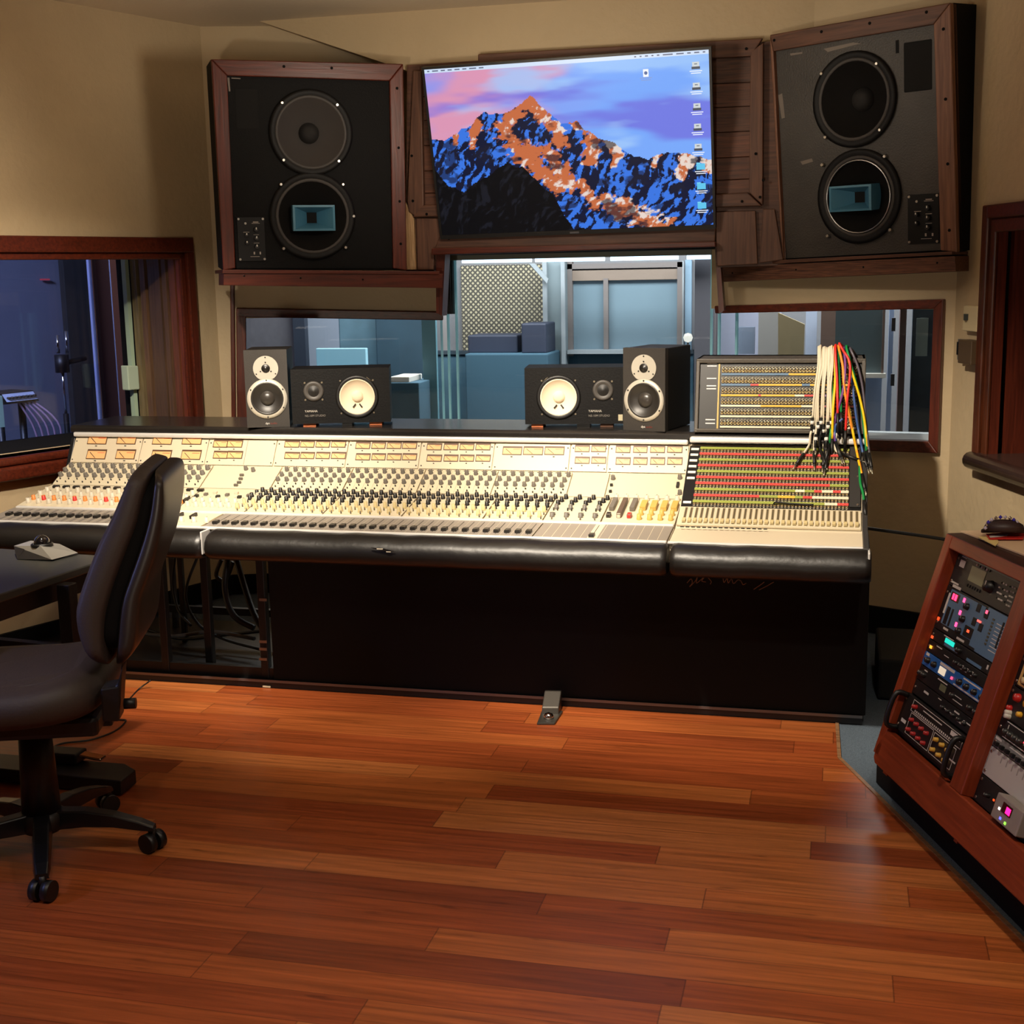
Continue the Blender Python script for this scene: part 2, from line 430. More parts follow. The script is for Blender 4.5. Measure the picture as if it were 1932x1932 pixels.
# ---- left window (booth)
g = MB(); a = CORNL+dL*S0+oL*.5; b_ = CORNL+dL*S1+oL*.5
g.prism([a+Z*WB, b_+Z*WB, b_+Z*WT, a+Z*WT], oL*.008, GLASS2)
win1 = struct('window_1', g)
def lframe(s0, s1, z0, z1, t0, t1, m, mb): 
    a = CORNL+dL*s0; b = CORNL+dL*s1
    mb.prism([a+Z*z0-oL*t1, b+Z*z0-oL*t1, b+Z*z1-oL*t1, a+Z*z1-oL*t1], oL*(t1-t0), m)
mb = MB()
lframe(S0-.075, S1, WT, WT+.068, 0, .03, REDWOOD, mb)      # outer head
lframe(S0-.075, S0-.03, WB-.06, WT+.002, 0, .03, REDWOODZ, mb)
lframe(S0-.03, S0, WB, WT, .0, .014, REDWOODZ, mb)
lframe(S0-.03, S1, WT-.03, WT, .0, .014, REDWOOD, mb)
mb.build('window_frame', win1, bevel=.006)
mb = MB()
lframe(S0-.12, S1, WB-.035, WB, -.1, .035, REDWOOD, mb)
lframe(S0-.12, S1, WB-.095, WB-.036, 0, .05, REDWOOD, mb)
mb.build('window_sill', win1, bevel=.012, seg=3)
# deep right reveal: upright boards with dark joints between them
JB = [(.0, .022, (126, 58, 34)), (.034, .075, (120, 68, 46)), (.095, .125, (112, 82, 62)), (.14, .225, (104, 78, 60)), (.248, .285, (124, 92, 68)), (.31, .35, (140, 122, 88))]
for t0, t1, c in JB:
    mb = MB(); a = CORNL+dL*S0
    wd = wood('reveal_board_%d' % c[1], c, tuple(int(v*.75) for v in c), .5, 'Z')
    mb.prism([a+oL*t0+Z*WB, a+oL*t1+Z*WB, a+oL*t1+Z*WT, a+oL*t0+Z*WT], -dL*.03, wd)
    mb.build('jamb_board', win1)
mb = MB(); a = CORNL+dL*(S0-.036)
mb.prism([a+oL*0+Z*WB, a+oL*.5+Z*WB, a+oL*.5+Z*WT, a+oL*0+Z*WT], -dL*.02, MATT); mb.build('jamb_backing', win1)
mb = MB()
for z0, z1 in ((WT, WT+.03), (WB-.03, WB)):
    a = CORNL+dL*(S0-.03); b_ = CORNL+dL*S1
    mb.prism([a+oL*.12+Z*z0, b_+oL*.12+Z*z0, b_+oL*.52+Z*z0, a+oL*.52+Z*z0], Z*(z1-z0), MATT)
mb.build('reveal_lining', win1)
POSTG = mat('pale_green_post', (176, 200, 176), .4)
mb = MB(); a = CORNL+dL*(S0+.0)+oL*.36
mb.prism([a+Z*WB, a+dL*.02+Z*WB, a+dL*.02+Z*WT, a+Z*WT], oL*.03, POSTG); mb.build('window_post', win1)

# ---- front left window
def trim4(name, pl, n, px, m, th=.03, parent=None, bev=.004, off=0):
    mb = MB(); P = [pl(*p)+n*off for p in px]; mb.prism(P, n*th, m)
    return mb.build(name, parent, bevel=bev, kind=None if parent else 'structure')
g = MB(); o = oFL*.07
a = CORNL+dFL*(L0-.01)+o; b_ = INL+o
g.prism([a+Z*SILL, b_+Z*SILL, b_+Z*LT, a+Z*LT], oFL*.01, GLASS); win2 = struct('window_2', g)
trim4('window_frame', pFL, nFL, [(447, 581), (836, 588), (836, 604), (447, 598)], REDWOOD, .03, win2)
trim4('window_frame', pFL, nFL, [(447, 596), (465, 596), (468, 830), (449, 830)], REDWOODZ, .03, win2)
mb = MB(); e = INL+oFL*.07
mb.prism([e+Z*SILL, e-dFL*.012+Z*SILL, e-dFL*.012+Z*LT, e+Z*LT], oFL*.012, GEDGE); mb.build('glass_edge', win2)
# ---- centre window
g = MB(); a = INL+oFC*.06; b_ = INR+oFC*.06
g.prism([a+Z*SILL, b_+Z*SILL, b_+Z*CT, a+Z*CT], oFC*.01, GLASS); win3 = struct('window_3', g)
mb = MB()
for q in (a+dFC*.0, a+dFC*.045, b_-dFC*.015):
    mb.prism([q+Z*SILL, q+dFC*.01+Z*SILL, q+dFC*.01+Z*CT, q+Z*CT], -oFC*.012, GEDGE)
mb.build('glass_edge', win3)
HEADR = mat('grey_green_rail', (120, 124, 116), .5)
mb = MB(); mb.prism([INL+oFC*.02+Z*(CT-.005), INR+oFC*.02+Z*(CT-.005), INR+oFC*.02+Z*(CT+.05), INL+oFC*.02+Z*(CT+.05)], -oFC*.03, HEADR); mb.build('window_frame', win3)
mb = MB()
for k, (q0, q1) in enumerate(((.012, .03), (.036, .042))):
    mb.prism([a+dFC*q0+Z*LT, a+dFC*q1+Z*LT, a+dFC*q1+Z*CT, a+dFC*q0+Z*CT], -oFC*.03, DKRUB)
mb.build('gasket', win3)
# ---- front right window
g = MB(); o = oFR*.07; a = INR+o; b_ = INR+dFR*(R1+.01)+o
g.prism([a+Z*RBp, b_+Z*RBp, b_+Z*RTp, a+Z*RTp], oFR*.01, GLASS); win4 = struct('window_4', g)
trim4('window_frame', pFR, nFR, [(1354, 577), (1785, 564), (1769, 582), (1355, 591)], REDWOOD, .03, win4)
trim4('window_frame', pFR, nFR, [(1785, 564), (1774, 853), (1756, 832), (1766, 582)], REDWOODZ, .03, win4)
trim4('window_frame', pFR, nFR, [(1560, 846), (1774, 854), (1757, 831), (1560, 826)], REDWOOD, .03, win4)
mb = MB(); 
mb.prism([pFR(1560, 817)+oFR*.1, pFR(1757, 823)+oFR*.1, pFR(1757, 832), pFR(1560, 827)], Z*.004, ALU); mb.build('window_sill', win4)
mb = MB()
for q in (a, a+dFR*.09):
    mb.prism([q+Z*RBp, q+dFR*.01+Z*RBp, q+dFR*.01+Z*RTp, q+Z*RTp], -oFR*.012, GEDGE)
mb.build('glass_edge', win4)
# narrow upright trim strips beside the left window, under the left speaker
trim4('trim_2', pFL, nFL, [(435, 536), (443, 536), (446, 830), (438, 830)], REDWOODZ, .02)
# ---- right wall window
g = MB(); a = CORNR+dR*SR0+oR*.42; b_ = CORNR+dR*(SR0+1.3)+oR*.42
g.prism([a+Z*RB, b_+Z*RB, b_+Z*RT, a+Z*RT], oR*.008, GLASS2); win5 = struct('window_5', g)
mb = MB()
def rframe(s0, s1, z0, z1, t0, t1, m, mb):
    a = CORNR+dR*s0; b = CORNR+dR*s1
    mb.prism([a+Z*z0-oR*t1, b+Z*z0-oR*t1, b+Z*z1-oR*t1, a+Z*z1-oR*t1], oR*(t1-t0), m)
WINWOOD = wood('window_walnut', (96, 46, 22), (58, 26, 12), .36, 'Z')
rframe(SR0-.09, SR0-.04, RB-.04, RT+.07, 0, .03, WINWOOD, mb)
rframe(SR0-.04, SR0, RB, RT, 0, .016, WINWOOD, mb)
rframe(SR0+1.3, SR0+1.35, RB-.04, RT+.07, 0, .03, WINWOOD, mb)
rframe(SR0-.045, SR0+1.35, RT+.02, RT+.07, 0, .03, REDWOOD, mb)
rframe(SR0-.04, SR0+1.3, RT-.03, RT+.02, 0, .016, REDWOOD, mb)
mb.build('window_frame', win5, bevel=.006)
for t0, t1 in ((.0, .035), (.06, .14), (.165, .38)):
    mb = MB(); a = CORNR+dR*SR0
    mb.prism([a+oR*t0+Z*RB, a+oR*t1+Z*RB, a+oR*t1+Z*RT, a+oR*t0+Z*RT], -dR*.03, wood('reveal_red_board', (108, 44, 26), (78, 30, 16), .45, 'Z')); mb.build('jamb_board', win5)
mb = MB(); a = CORNR+dR*(SR0-.036)
mb.prism([a+Z*RB, a+oR*.42+Z*RB, a+oR*.42+Z*RT, a+Z*RT], -dR*.02, MATT); mb.build('jamb_backing', win5)
mb = MB(); a = CORNR+dR*(SR0-.08)-oR*.035; b_ = CORNR+dR*(SR0+1.35)-oR*.035
SILLW = mat('glossy_dark_sill', (70, 52, 46), .25)
mb.tube([a+Z*(RB-.02), b_+Z*(RB-.02)], .033, SILLW, 14)
mb.prism([a+Z*RB, b_+Z*RB, b_+oR*.45+Z*RB, a+oR*.45+Z*RB], Z*.012, SILLW); mb.build('window_sill', win5)
mb = MB(); mb.prism([a+oR*.03+Z*(RT+.001), b_+oR*.03+Z*(RT+.001), b_+oR*.46+Z*(RT+.001), a+oR*.46+Z*(RT+.001)], Z*.02, MATT); mb.build('reveal_lining', win5)

# ================================================================== WOODEN SOFFIT in the middle
YS = 5.76
P = lambda x, y, d=0: ony(x, y, YS-d)
def wp(name, px, m, d=0, th=.02, bev=.003, parent=None):
    mb = MB(); mb.prism([P(x, y, d) for x, y in px], (0, -th, 0), m); return mb.build(name, parent, bevel=bev)
sof = bpy.data.objects.new('wall_soffit', None); COL.objects.link(sof); sof.location = P(1090, 470); WM[sof.name] = Matrix.Translation(P(1090, 470)); sof['kind'] = 'structure'
wp('back_panel', [(772, 125), (1458, 80), (1484, 500), (1352, 505), (1350, 445), (833, 450), (822, 512), (770, 512)], BROWNWOOD, -.03, .03, 0, sof)
# planks behind the screen
rows_ = [(110, 170), (170, 215), (215, 262), (262, 310), (310, 352), (352, 392)]
for (y0, y1), cc in zip(rows_, ((92, 56, 38), (104, 62, 40), (96, 58, 38), (112, 66, 42), (100, 56, 34), (108, 64, 42))):
    wp('plank', [(795, y0+14), (1424, y0-14), (1424, y1-15), (795, y1+13)], wood('plank_%d' % cc[0], cc, tuple(int(v*.68) for v in cc), .55, 'X', 8), .001, .012, .002, sof)
wp('moulding', [(783, 135), (798, 135), (803, 388), (786, 408), (775, 400), (772, 380)], BROWNWOODZ, .012, .03, .004, sof)
wp('moulding', [(800, 388), (834, 386), (836, 408), (782, 410)], BROWNWOOD, .012, .03, .004, sof)
wp('moulding', [(1417, 100), (1441, 82), (1440, 388), (1414, 364)], BROWNWOODZ, .012, .03, .004, sof)
wp('moulding', [(1340, 368), (1412, 364), (1438, 389), (1340, 392)], BROWNWOOD, .012, .03, .004, sof)
wp('moulding', [(905, 104), (1440, 74), (1418, 108), (905, 134)], BROWNWOOD, .012, .03, .004, sof)
wp('raw_plank', [(766, 380), (783, 412), (787, 509), (767, 509)], PALEWOOD, .012, .02, .003, sof)
wp('flat_panel', [(788, 412), (836, 412), (842, 450), (822, 470), (820, 509), (790, 509)], BROWNWOODZ, .004, .02, .003, sof)
wp('flat_panel', [(1350, 400), (1426, 398), (1430, 498), (1354, 502)], BROWNWOODZ, .004, .02, .003, sof)
wp('flat_panel', [(1440, 395), (1462, 395), (1478, 490), (1434, 496)], BROWNWOODZ, .004, .02, .003, sof)
wp('beam', [(833, 445), (1352, 425), (1350, 462), (822, 472)], BROWNWOOD, .004, .03, .004, sof)
wp('beam_lip', [(820, 469), (1352, 456), (1352, 466), (820, 481)], REDWOOD, .03, .05, .004, sof)
for x, y in ((777, 294), (779, 379), (805, 404), (847, 450), (1426, 290), (1434, 372), (1400, 380), (1408, 92), (1440, 340)):
    mb = MB(); c = P(x, y, .045); mb.cyl(c, c-Vector((0, .002, 0)), .006, MATT, 10); mb.build('screw_plug', sof)
# boards that close the soffit beside the centre window
mb = MB(); mb.prism([P(822, 478), P(840, 477), P(834, 596), P(823, 590)], (0, .08, 0), REDWOODZ); mb.build('side_board', sof)
mb = MB(); mb.prism([P(1348, 452), P(1356, 460), P(1366, 585), P(1356, 592)], (0, .1, 0), REDWOODZ); mb.build('side_board', sof)
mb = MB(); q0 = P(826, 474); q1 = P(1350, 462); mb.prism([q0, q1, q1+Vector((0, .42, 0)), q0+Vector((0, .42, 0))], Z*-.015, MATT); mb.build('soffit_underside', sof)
# ================================================================== MAIN MONITORS
class PUV:
    """a tilted plane with its own right/up axes"""
    def __init__(s, origin, yaw, tilt):
        yaw = radians(yaw); tilt = radians(tilt)
        n = Vector((sin(yaw)*cos(tilt), -cos(yaw)*cos(tilt), -sin(tilt))); u = Vector((cos(yaw), sin(yaw), 0)); v = n.cross(u)
        s.M = frame(origin, u, v); s.n = n; s.o = Vector(origin); s.Mi = s.M.inverted()
    def uv(s, x, y):
        q = s.Mi @ onp(x, y, s.o, s.n); return q.x, q.y
    def pts(s, px, z=0): return [(s.uv(*p)[0], s.uv(*p)[1], z) for p in px]
GREYBAF_L = mat('black_baffle', (7, 6, 6), .7, bump=.2, bscale=150, spec=.2)
GREYBAF_R = mat('worn_grey_baffle', (60, 56, 51), .5, noise=.22, nscale=5, bump=.2, bscale=150)
CONE = mat('grey_paper_cone', (54, 50, 48), .75); CONE2 = mat('black_paper_cone', (13, 11, 10), .8, spec=.2)
RUBBER = mat('rubber_surround', (8, 7, 7), .6, spec=.3)
HORN = mat('blue_horn', (74, 130, 158), .45)
HOLE = mat('port_dark', (2, 2, 2), .9)
def main_monitor(px_in, px_out, org_px, zd, yaw, tilt, woofer, coax, horn, bolts1, bolts2, panel, port, label, baf, conem, framew, slot=None):
    pl = PUV(EYE+ray(*org_px)*zd, yaw, tilt); M = pl.M; uv = pl.uv
    t = thing('main_monitor', label, 'speaker', M=M)
    kw = dict(local=True)
    # local bounds
    I = pl.pts(px_in); O = pl.pts(px_out)
    r1 = abs(uv(woofer[0]+woofer[2], woofer[1])[0]-uv(woofer[0], woofer[1])[0]); r2 = abs(uv(coax[0]+coax[2], coax[1])[0]-uv(coax[0], coax[1])[0])
    mb = MB(); mb.prism([(p[0], p[1], -.1) for p in O], (0, 0, -.2), MATT); cxo = sum(p[0] for p in O)/4; cyo = sum(p[1] for p in O)/4
    for i in range(4):
        a, b = O[i], O[(i+1) % 4]; f = .05
        mb.prism([(a[0], a[1], -.012), (b[0], b[1], -.012), (b[0]+(cxo-b[0])*f, b[1]+(cyo-b[1])*f, -.012), (a[0]+(cxo-a[0])*f, a[1]+(cyo-a[1])*f, -.012)], (0, 0, -.088), MATT)
    mb.build('cabinet', t, **kw)
    mb = MB(); holed(mb, [(p[0], p[1]) for p in I], [(*uv(*woofer[:2]), r1*.86), (*uv(*coax[:2]), r2*.86)], lambda x, y: Vector((x, y, -.008)), baf); mb.build('baffle', t, recalc=False, **kw)
    for i, j, w in framew:
        a, b, c, d = O[i], O[j], I[j], I[i]
        mb = MB(); mb.prism([(a[0], a[1], .012), (b[0], b[1], .012), (c[0], c[1], .012), (d[0], d[1], .012)], (0, 0, -.05), w); mb.build('frame_board', t, bevel=.004, **kw)
    # woofer
    def driver(name, c, r, coax):
        u, v = uv(*c); D = M_ = T(u, v, 0)
        mb = MB()
        mb.lathe([(r*1.0, -.008), (r*1.0, .006), (r*.93, .009), (r*.86, .004)], D, RUBBER, 40, cap0=False, cap1=False)
        mb.lathe([(r*.86, .004), (r*.83, .009), (r*.79, .003)], D, mat('roll_edge', (58, 54, 51), .6), 40, cap0=False, cap1=False)
        w = mb.build(name, t, **kw)
        mb = MB(); mb.lathe([(r*.79, .003), (r*.25, -.075), (r*.0001, -.078)], D, CONE2 if coax else conem, 40, cap0=False); mb.build('cone', w, **kw)
        if not coax:
            mb = MB(); mb.lathe([(r*.25, -.074), (r*.22, -.052), (r*.13, -.04), (.0001, -.036)], D, mat('dust_cap_felt', (22, 20, 19), .8), 24, cap0=False); mb.build('dust_cap', w, **kw)
        return w
    r1 = abs(uv(woofer[0]+woofer[2], woofer[1])[0]-uv(woofer[0], woofer[1])[0])
    driver('woofer', woofer[:2], r1, False)
    r2 = abs(uv(coax[0]+coax[2], coax[1])[0]-uv(coax[0], coax[1])[0])
    w2 = driver('coaxial_woofer', coax[:2], r2, True)
    if slot:
        u, v = uv(*coax[:2]); mb = MB(); mb.lathe([(r2*.78, .006), (r2*.765, .011), (r2*.75, .006)], T(u, v), STEEL, 40, cap0=False, cap1=False); mb.build('trim_ring', w2, **kw)
    # horn
    (hx0, hy0), (hx1, hy1) = [uv(*p) for p in horn]
    hu0, hu1 = min(hx0, hx1), max(hx0, hx1); hv0, hv1 = min(hy0, hy1), max(hy0, hy1); cu_, cv_ = (hu0+hu1)/2, (hv0+hv1)/2
    def rr(sx, sy, z): return [(cu_+(hu1-hu0)/2*sx*a, cv_+(hv1-hv0)/2*sy*b, z) for a, b in ((-1, -1), (1, -1), (1, 1), (-1, 1))]
    mb = MB(); mb.grid([rr(1, 1, -.07), rr(1, 1, .016), rr(.9, .84, .018), rr(.24, .42, -.06)], HORN, False, True)
    mb.poly(rr(.24, .42, -.06), HOLE); mb.build('horn', w2, recalc=False, **kw)
    for b in bolts1+bolts2:
        u, v = uv(*b); mb = MB(); mb.lathe([(.008, -.008), (.008, .005), (.005, .009)], T(u, v), SCREW, 10); mb.build('bolt', t, **kw)
    # control panel
    (a0, b0), (a1, b1) = [uv(*p) for p in panel]; a0, a1 = sorted((a0, a1)); b0, b1 = sorted((b0, b1))
    mb = MB(); mb.box((a0, b0, -.009), (a1, b1, -.002), mat('control_plate', (12, 11, 11), .5, spec=.3)); cp = mb.build('control_panel', t, **kw)
    for fu, fv in ((.05, .04), (.95, .04), (.05, .96), (.95, .96), (.3, .86)):
        mb = MB(); mb.lathe([(.005, -.004), (.005, .002)], T(a0+(a1-a0)*fu, b0+(b1-b0)*fv), SCREW, 8); mb.build('screw', cp, **kw)
    for fu, fv, r in ((.68, .72, .011), (.68, .52, .011), (.68, .33, .011), (.32, .6, .009), (.32, .42, .009)):
        mb = MB(); mb.lathe([(r, -.004), (r*.8, .014)], T(a0+(a1-a0)*fu, b0+(b1-b0)*fv), BLACK, 14)
        mb.box((a0+(a1-a0)*fu-.002, b0+(b1-b0)*fv, .014), (a0+(a1-a0)*fu+.002, b0+(b1-b0)*fv+r*.8, .016), WHITE); mb.build('knob', cp, **kw)
    PRT = mat('pale_print', (170, 160, 150), .6)
    mb = MB()
    for fu, fv, w, h in ((.68, .86, .3, .012), (.68, .89, .2, .02), (.32, .66, .22, .012), (.68, .6, .2, .01), (.68, .41, .2, .01), (.58, .18, .05, .06), (.8, .18, .05, .06), (.6, .1, .34, .01)):
        mb.box((a0+(a1-a0)*(fu-w/2), b0+(b1-b0)*(fv-h/2), -.003), (a0+(a1-a0)*(fu+w/2), b0+(b1-b0)*(fv+h/2), -.001), PRT)
    mb.build('printing', cp, **kw)
    (a0, b0), (a1, b1) = [uv(*p) for p in port]
    mb = MB(); mb.box((min(a0, a1), min(b0, b1), -.03), (max(a0, a1), max(b0, b1), -.0065), HOLE); mb.build('bass_port', t, bevel=.006, **kw)
    if slot:
        (a0, b0), (a1, b1) = [uv(*p) for p in slot]
        mb = MB(); mb.box((min(a0, a1), min(b0, b1), -.03), (max(a0, a1), max(b0, b1), -.0065), HOLE); mb.build('slot', t, **kw)
        SCF = mat('scuffed_paint', (118, 108, 98), .6)
        for pp in ([(1552, 92), (1608, 80), (1622, 82), (1560, 98)], [(1488, 101), (1512, 98), (1512, 101), (1490, 105)], [(1466, 180), (1474, 176), (1479, 222), (1473, 224)], [(1508, 305), (1530, 299), (1532, 305), (1512, 311)]):
            mb = MB(); mb.prism([(p[0], p[1], -.0078) for p in pl.pts(pp)], (0, 0, .0006), SCF); mb.build('scuff_mark', t, **kw)
    else:
        SCF = mat('scuffed_paint', (118, 108, 98), .6)
        for pp in ([(437, 146), (454, 147), (454, 149), (437, 148)], [(578, 145), (600, 146), (600, 148), (578, 147)], [(429, 146), (433, 146), (435, 172), (432, 172)]):
            mb = MB(); mb.prism([(p[0], p[1], -.0078) for p in pl.pts(pp)], (0, 0, .0006), SCF); mb.build('scuff_mark', t, **kw)
    # plugs in the frame
    return t, pl
RWX, RWZ = REDWOOD, REDWOODY
tl, plL = main_monitor([(428, 143), (734, 153), (741, 506), (444, 506)], [(398, 112), (760, 121), (767, 510), (421, 510)], (587, 330), 5.6, 30, 3,
    (587, 250, 78), (590, 408, 80), ((551, 387), (632, 435)), [(532, 194), (636, 198), (535, 302), (639, 304)], [(530, 348), (647, 348), (535, 469), (652, 467), (667, 408)],
    ((447, 410), (502, 492)), ((441, 165), (491, 245)), 'large black wall speaker in a red wooden frame, left of the screen', GREYBAF_L, CONE, [(0, 1, RWX), (1, 2, RWZ), (3, 0, RWZ)])
tr, plR = main_monitor([(1462, 97), (1764, 46), (1777, 472), (1481, 488)], [(1455, 66), (1796, 5), (1808, 476), (1478, 492)], (1620, 280), 5.2, -31, 5,
    (1611, 188, 80), (1620, 371, 80), ((1568, 352), (1648, 396)), [(1551, 139), (1655, 120), (1558, 259), (1661, 245)], [(1552, 311), (1670, 295), (1562, 445), (1680, 434)],
    ((1712, 368), (1771, 459)), ((1702, 80), (1758, 170)), 'large worn grey wall speaker in a brown wooden frame, right of the screen', GREYBAF_R, CONE2,
    [(0, 1, BROWNWOOD), (1, 2, BROWNWOODY), (3, 0, BROWNWOODY)], slot=((1688, 76), (1694, 100)))
def plugs(t, pl, pts):
    for p in pts:
        mb = MB(); u, v = pl.uv(*p); mb.lathe([(.006, .008), (.006, .0135)], T(u, v), MATT, 10); mb.build('screw_plug', t, local=True)
plugs(tl, plL, [(535, 126), (625, 129), (748, 167), (751, 279), (753, 380), (755, 460)])
plugs(tr, plR, [(1464, 76), (1553, 60), (1644, 44), (1751, 23), (1783, 55), (1787, 187), (1791, 309), (1794, 434)])
# shelf trims under the two speakers
def shelf(name, pl, lip, face, m, m2, y2):
    q = lambda p, z: pl.M @ Vector((pl.uv(*p)[0], pl.uv(*p)[1], z))
    mb = MB(); n = pl.n; nh = Vector((n.x, n.y, 0)).normalized()
    mb.prism([q(p, .03) for p in lip], -nh*.5, m); mb.prism([q(p, .02) for p in face], -nh*.3, m2)
    for p in y2:
        c = q(p, .021); mb.cyl(c, c-nh*.004, .006, MATT, 10)
    mb.v = [pl.Mi @ v for v in mb.v]; o = struct(name, mb, bevel=.003, origin=(0, 0, 0)); o.matrix_world = pl.M; return o
shelf('trim_3', plL, [(419, 508), (826, 511), (826, 517), (419, 515)], [(421, 514), (833, 516), (833, 543), (421, 538)], REDWOOD, REDWOOD, [(566, 524), (683, 527), (460, 520)])
shelf('trim_4', plR, [(1358, 495), (1803, 473), (1803, 479), (1358, 502)], [(1363, 503), (1806, 482), (1808, 511), (1364, 531)], BROWNWOOD, OAK, [(1387, 514), (1507, 508), (1634, 503), (1773, 495)])

# ================================================================== WALL SCREEN
def vnoise(x, y, seed=0):
    xi = np.floor(x).astype(np.int64); yi = np.floor(y).astype(np.int64); xf = x-xi; yf = y-yi
    def h(a, b):
        n = (a*374761393 + b*668265263 + seed*1274126177) & 0x7fffffff
        n = ((n ^ (n >> 13))*1274126177) & 0x7fffffff
        return ((n ^ (n >> 16)) & 0xffff)/65535.0
    u = xf*xf*(3-2*xf); v = yf*yf*(3-2*yf)
    return (h(xi, yi)*(1-u)+h(xi+1, yi)*u)*(1-v)+(h(xi, yi+1)*(1-u)+h(xi+1, yi+1)*u)*v
def fbm(x, y, o=4, seed=0):
    s = 0; a = .5
    for k in range(o): s = s+a*vnoise(x*2**k, y*2**k, seed+k); a *= .5
    return s/(1-.5**o)
tvpl = PUV(EYE+ray(1090, 275)*5.52, 0, 14)
TVP = [tvpl.uv(*p) for p in ((800, 130), (1336, 95), (1347, 422), (835, 445))]
# a straight rectangle, hung very slightly askew
cx_ = sum(p[0] for p in TVP)/4; cy_ = sum(p[1] for p in TVP)/4
wt = (math.dist(TVP[0], TVP[1])+math.dist(TVP[3], TVP[2]))/2; ht = (math.dist(TVP[0], TVP[3])+math.dist(TVP[1], TVP[2]))/2
rot = (atan2(TVP[1][1]-TVP[0][1], TVP[1][0]-TVP[0][0])+atan2(TVP[2][1]-TVP[3][1], TVP[2][0]-TVP[3][0]))/2
MTV = tvpl.M @ T(cx_, cy_, 0) @ Matrix.Rotation(rot, 4, 'Z')
tv = thing('television', 'wide flat screen showing a snowy mountain range under a pink and blue sky', 'television', M=MTV)
hw, hh = wt/2, ht/2
mb = MB(); mb.box((-hw-.008, -hh-.016, -.05), (hw+.008, hh+.008, -.004), BLACK); mb.build('housing', tv, local=True, bevel=.004)
mb = MB()
for a, b in (((-hw-.01, -hh-.018, -.03), (hw+.01, -hh, .004)), ((-hw-.01, hh, -.03), (hw+.01, hh+.01, .004)), ((-hw-.01, -hh, -.03), (-hw, hh, .004)), ((hw, -hh, -.03), (hw+.01, hh, .004))): mb.box(a, b, BLACK)
mb.build('bezel', tv, local=True)
mb = MB(); mb.box((-.2, -.15, -.3), (.2, .15, -.051), MATT); mb.build('wall_mount', tv, local=True)
mb = MB(); mb.box((-.02, -hh-.014, .004), (.02, -hh-.006, .005), mat('dim_badge', (90, 90, 95), .4)); mb.build('badge', tv, local=True)
NX, NY = 320, 180
uu, vv = np.meshgrid((np.arange(NX)+.5)/NX, (np.arange(NY)+.5)/NY)     # v down from the top
RID = np.array([(0, .42), (.05, .43), (.1, .39), (.15, .335), (.2, .275), (.25, .275), (.3, .26), (.34, .235), (.375, .20), (.405, .235), (.44, .30), (.48, .37), (.5, .36), (.535, .35), (.56, .40), (.59, .42), (.62, .455), (.665, .50), (.71, .555), (.78, .605), (.81, .575), (.85, .55), (.885, .58), (.92, .575), (.96, .60), (1, .62)])
rid = np.interp(uu, RID[:, 0], RID[:, 1]) + (fbm(uu*26, uu*0, 3, 5)-.5)*.045
def C_(c): return np.array(lin(c))
pic = np.zeros((NY, NX, 3))
s1 = fbm(uu*2.6+1, vv*4.5, 4, 11); s2 = fbm(uu*2.1+7, vv*5.5+3, 4, 23)
mixv = lambda a, b, t: a*(1-t[..., None])+b*t[..., None]
st = lambda e0, e1, x: np.clip((x-e0)/(e1-e0), 0, 1)**2*(3-2*np.clip((x-e0)/(e1-e0), 0, 1))
sky = mixv(C_((150, 150, 232)), C_((120, 168, 250)), st(.2, .7, uu*.8+.3*s1))
pink = st(.32, .58, s1+.25-.95*np.abs(uu-.12)-.5*np.maximum(vv-.22, 0))
sky = mixv(sky, C_((222, 150, 178)), pink*.95)
sky = mixv(sky, C_((112, 112, 222)), st(.47, .66, s2-.16+.22*st(.45, .9, uu)-.9*np.abs(vv-.3)+.1)*.85)
sky = mixv(sky, C_((160, 200, 250)), st(.42, .66, fbm(uu*3+2, vv*8, 4, 41)-.25+.25*st(.3, .0, vv)+.12*st(.4, .9, uu))*.8)
pic[:] = sky
dep = vv-rid
# mountain faces
wrp = fbm(uu*5, vv*5, 3, 51); str_ = fbm(uu*70+7*wrp+vv*26, vv*17-uu*12+3*wrp, 5, 61); rock = fbm(uu*40+9*wrp, vv*30, 5, 71)
snowm = st(.49, .54, str_*.65+rock*.35+.05*np.sin(uu*40+vv*9))
shade = mixv(C_((16, 22, 50)), C_((58, 118, 226)), snowm)
lit = mixv(C_((198, 108, 66)), C_((232, 214, 204)), st(.56, .64, rock*.5+str_*.5+.12*st(.45, .75, uu)))
spine = np.zeros_like(uu)
for (u_0, v_0, u_1, v_1, w0, w1) in ((.375, .2, .44, .38, .045, .015), (.375, .21, .30, .31, .03, .03), (.17, .33, .15, .46, .022, .012), (.27, .38, .34, .56, .035, .02), (.34, .52, .45, .72, .045, .035), (.42, .52, .5, .72, .03, .03), (.46, .36, .475, .47, .012, .03), (.53, .36, .57, .41, .022, .012), (.59, .44, .57, .58, .03, .028), (.64, .48, .68, .57, .018, .014), (.68, .51, .66, .62, .012, .012), (.81, .575, .80, .64, .012, .008), (.92, .58, .90, .70, .03, .02), (.98, .62, 1.0, .68, .02, .02), (.53, .72, .58, .84, .02, .025), (.62, .82, .66, .92, .022, .02), (.68, .86, .80, 1.0, .035, .05), (.09, .4, .085, .44, .012, .008)):
    t = np.clip(((uu-u_0)*(u_1-u_0)+(vv-v_0)*(v_1-v_0))/((u_1-u_0)**2+(v_1-v_0)**2), 0, 1)
    d = np.hypot(uu-(u_0+(u_1-u_0)*t), (vv-(v_0+(v_1-v_0)*t))*.7)/(w0+(w1-w0)*t)
    spine = np.maximum(spine, st(1.15, .85, d+(fbm(uu*55+vv*15, vv*40, 4, 91)-.5)*2.2))
mt = mixv(shade, lit, spine)
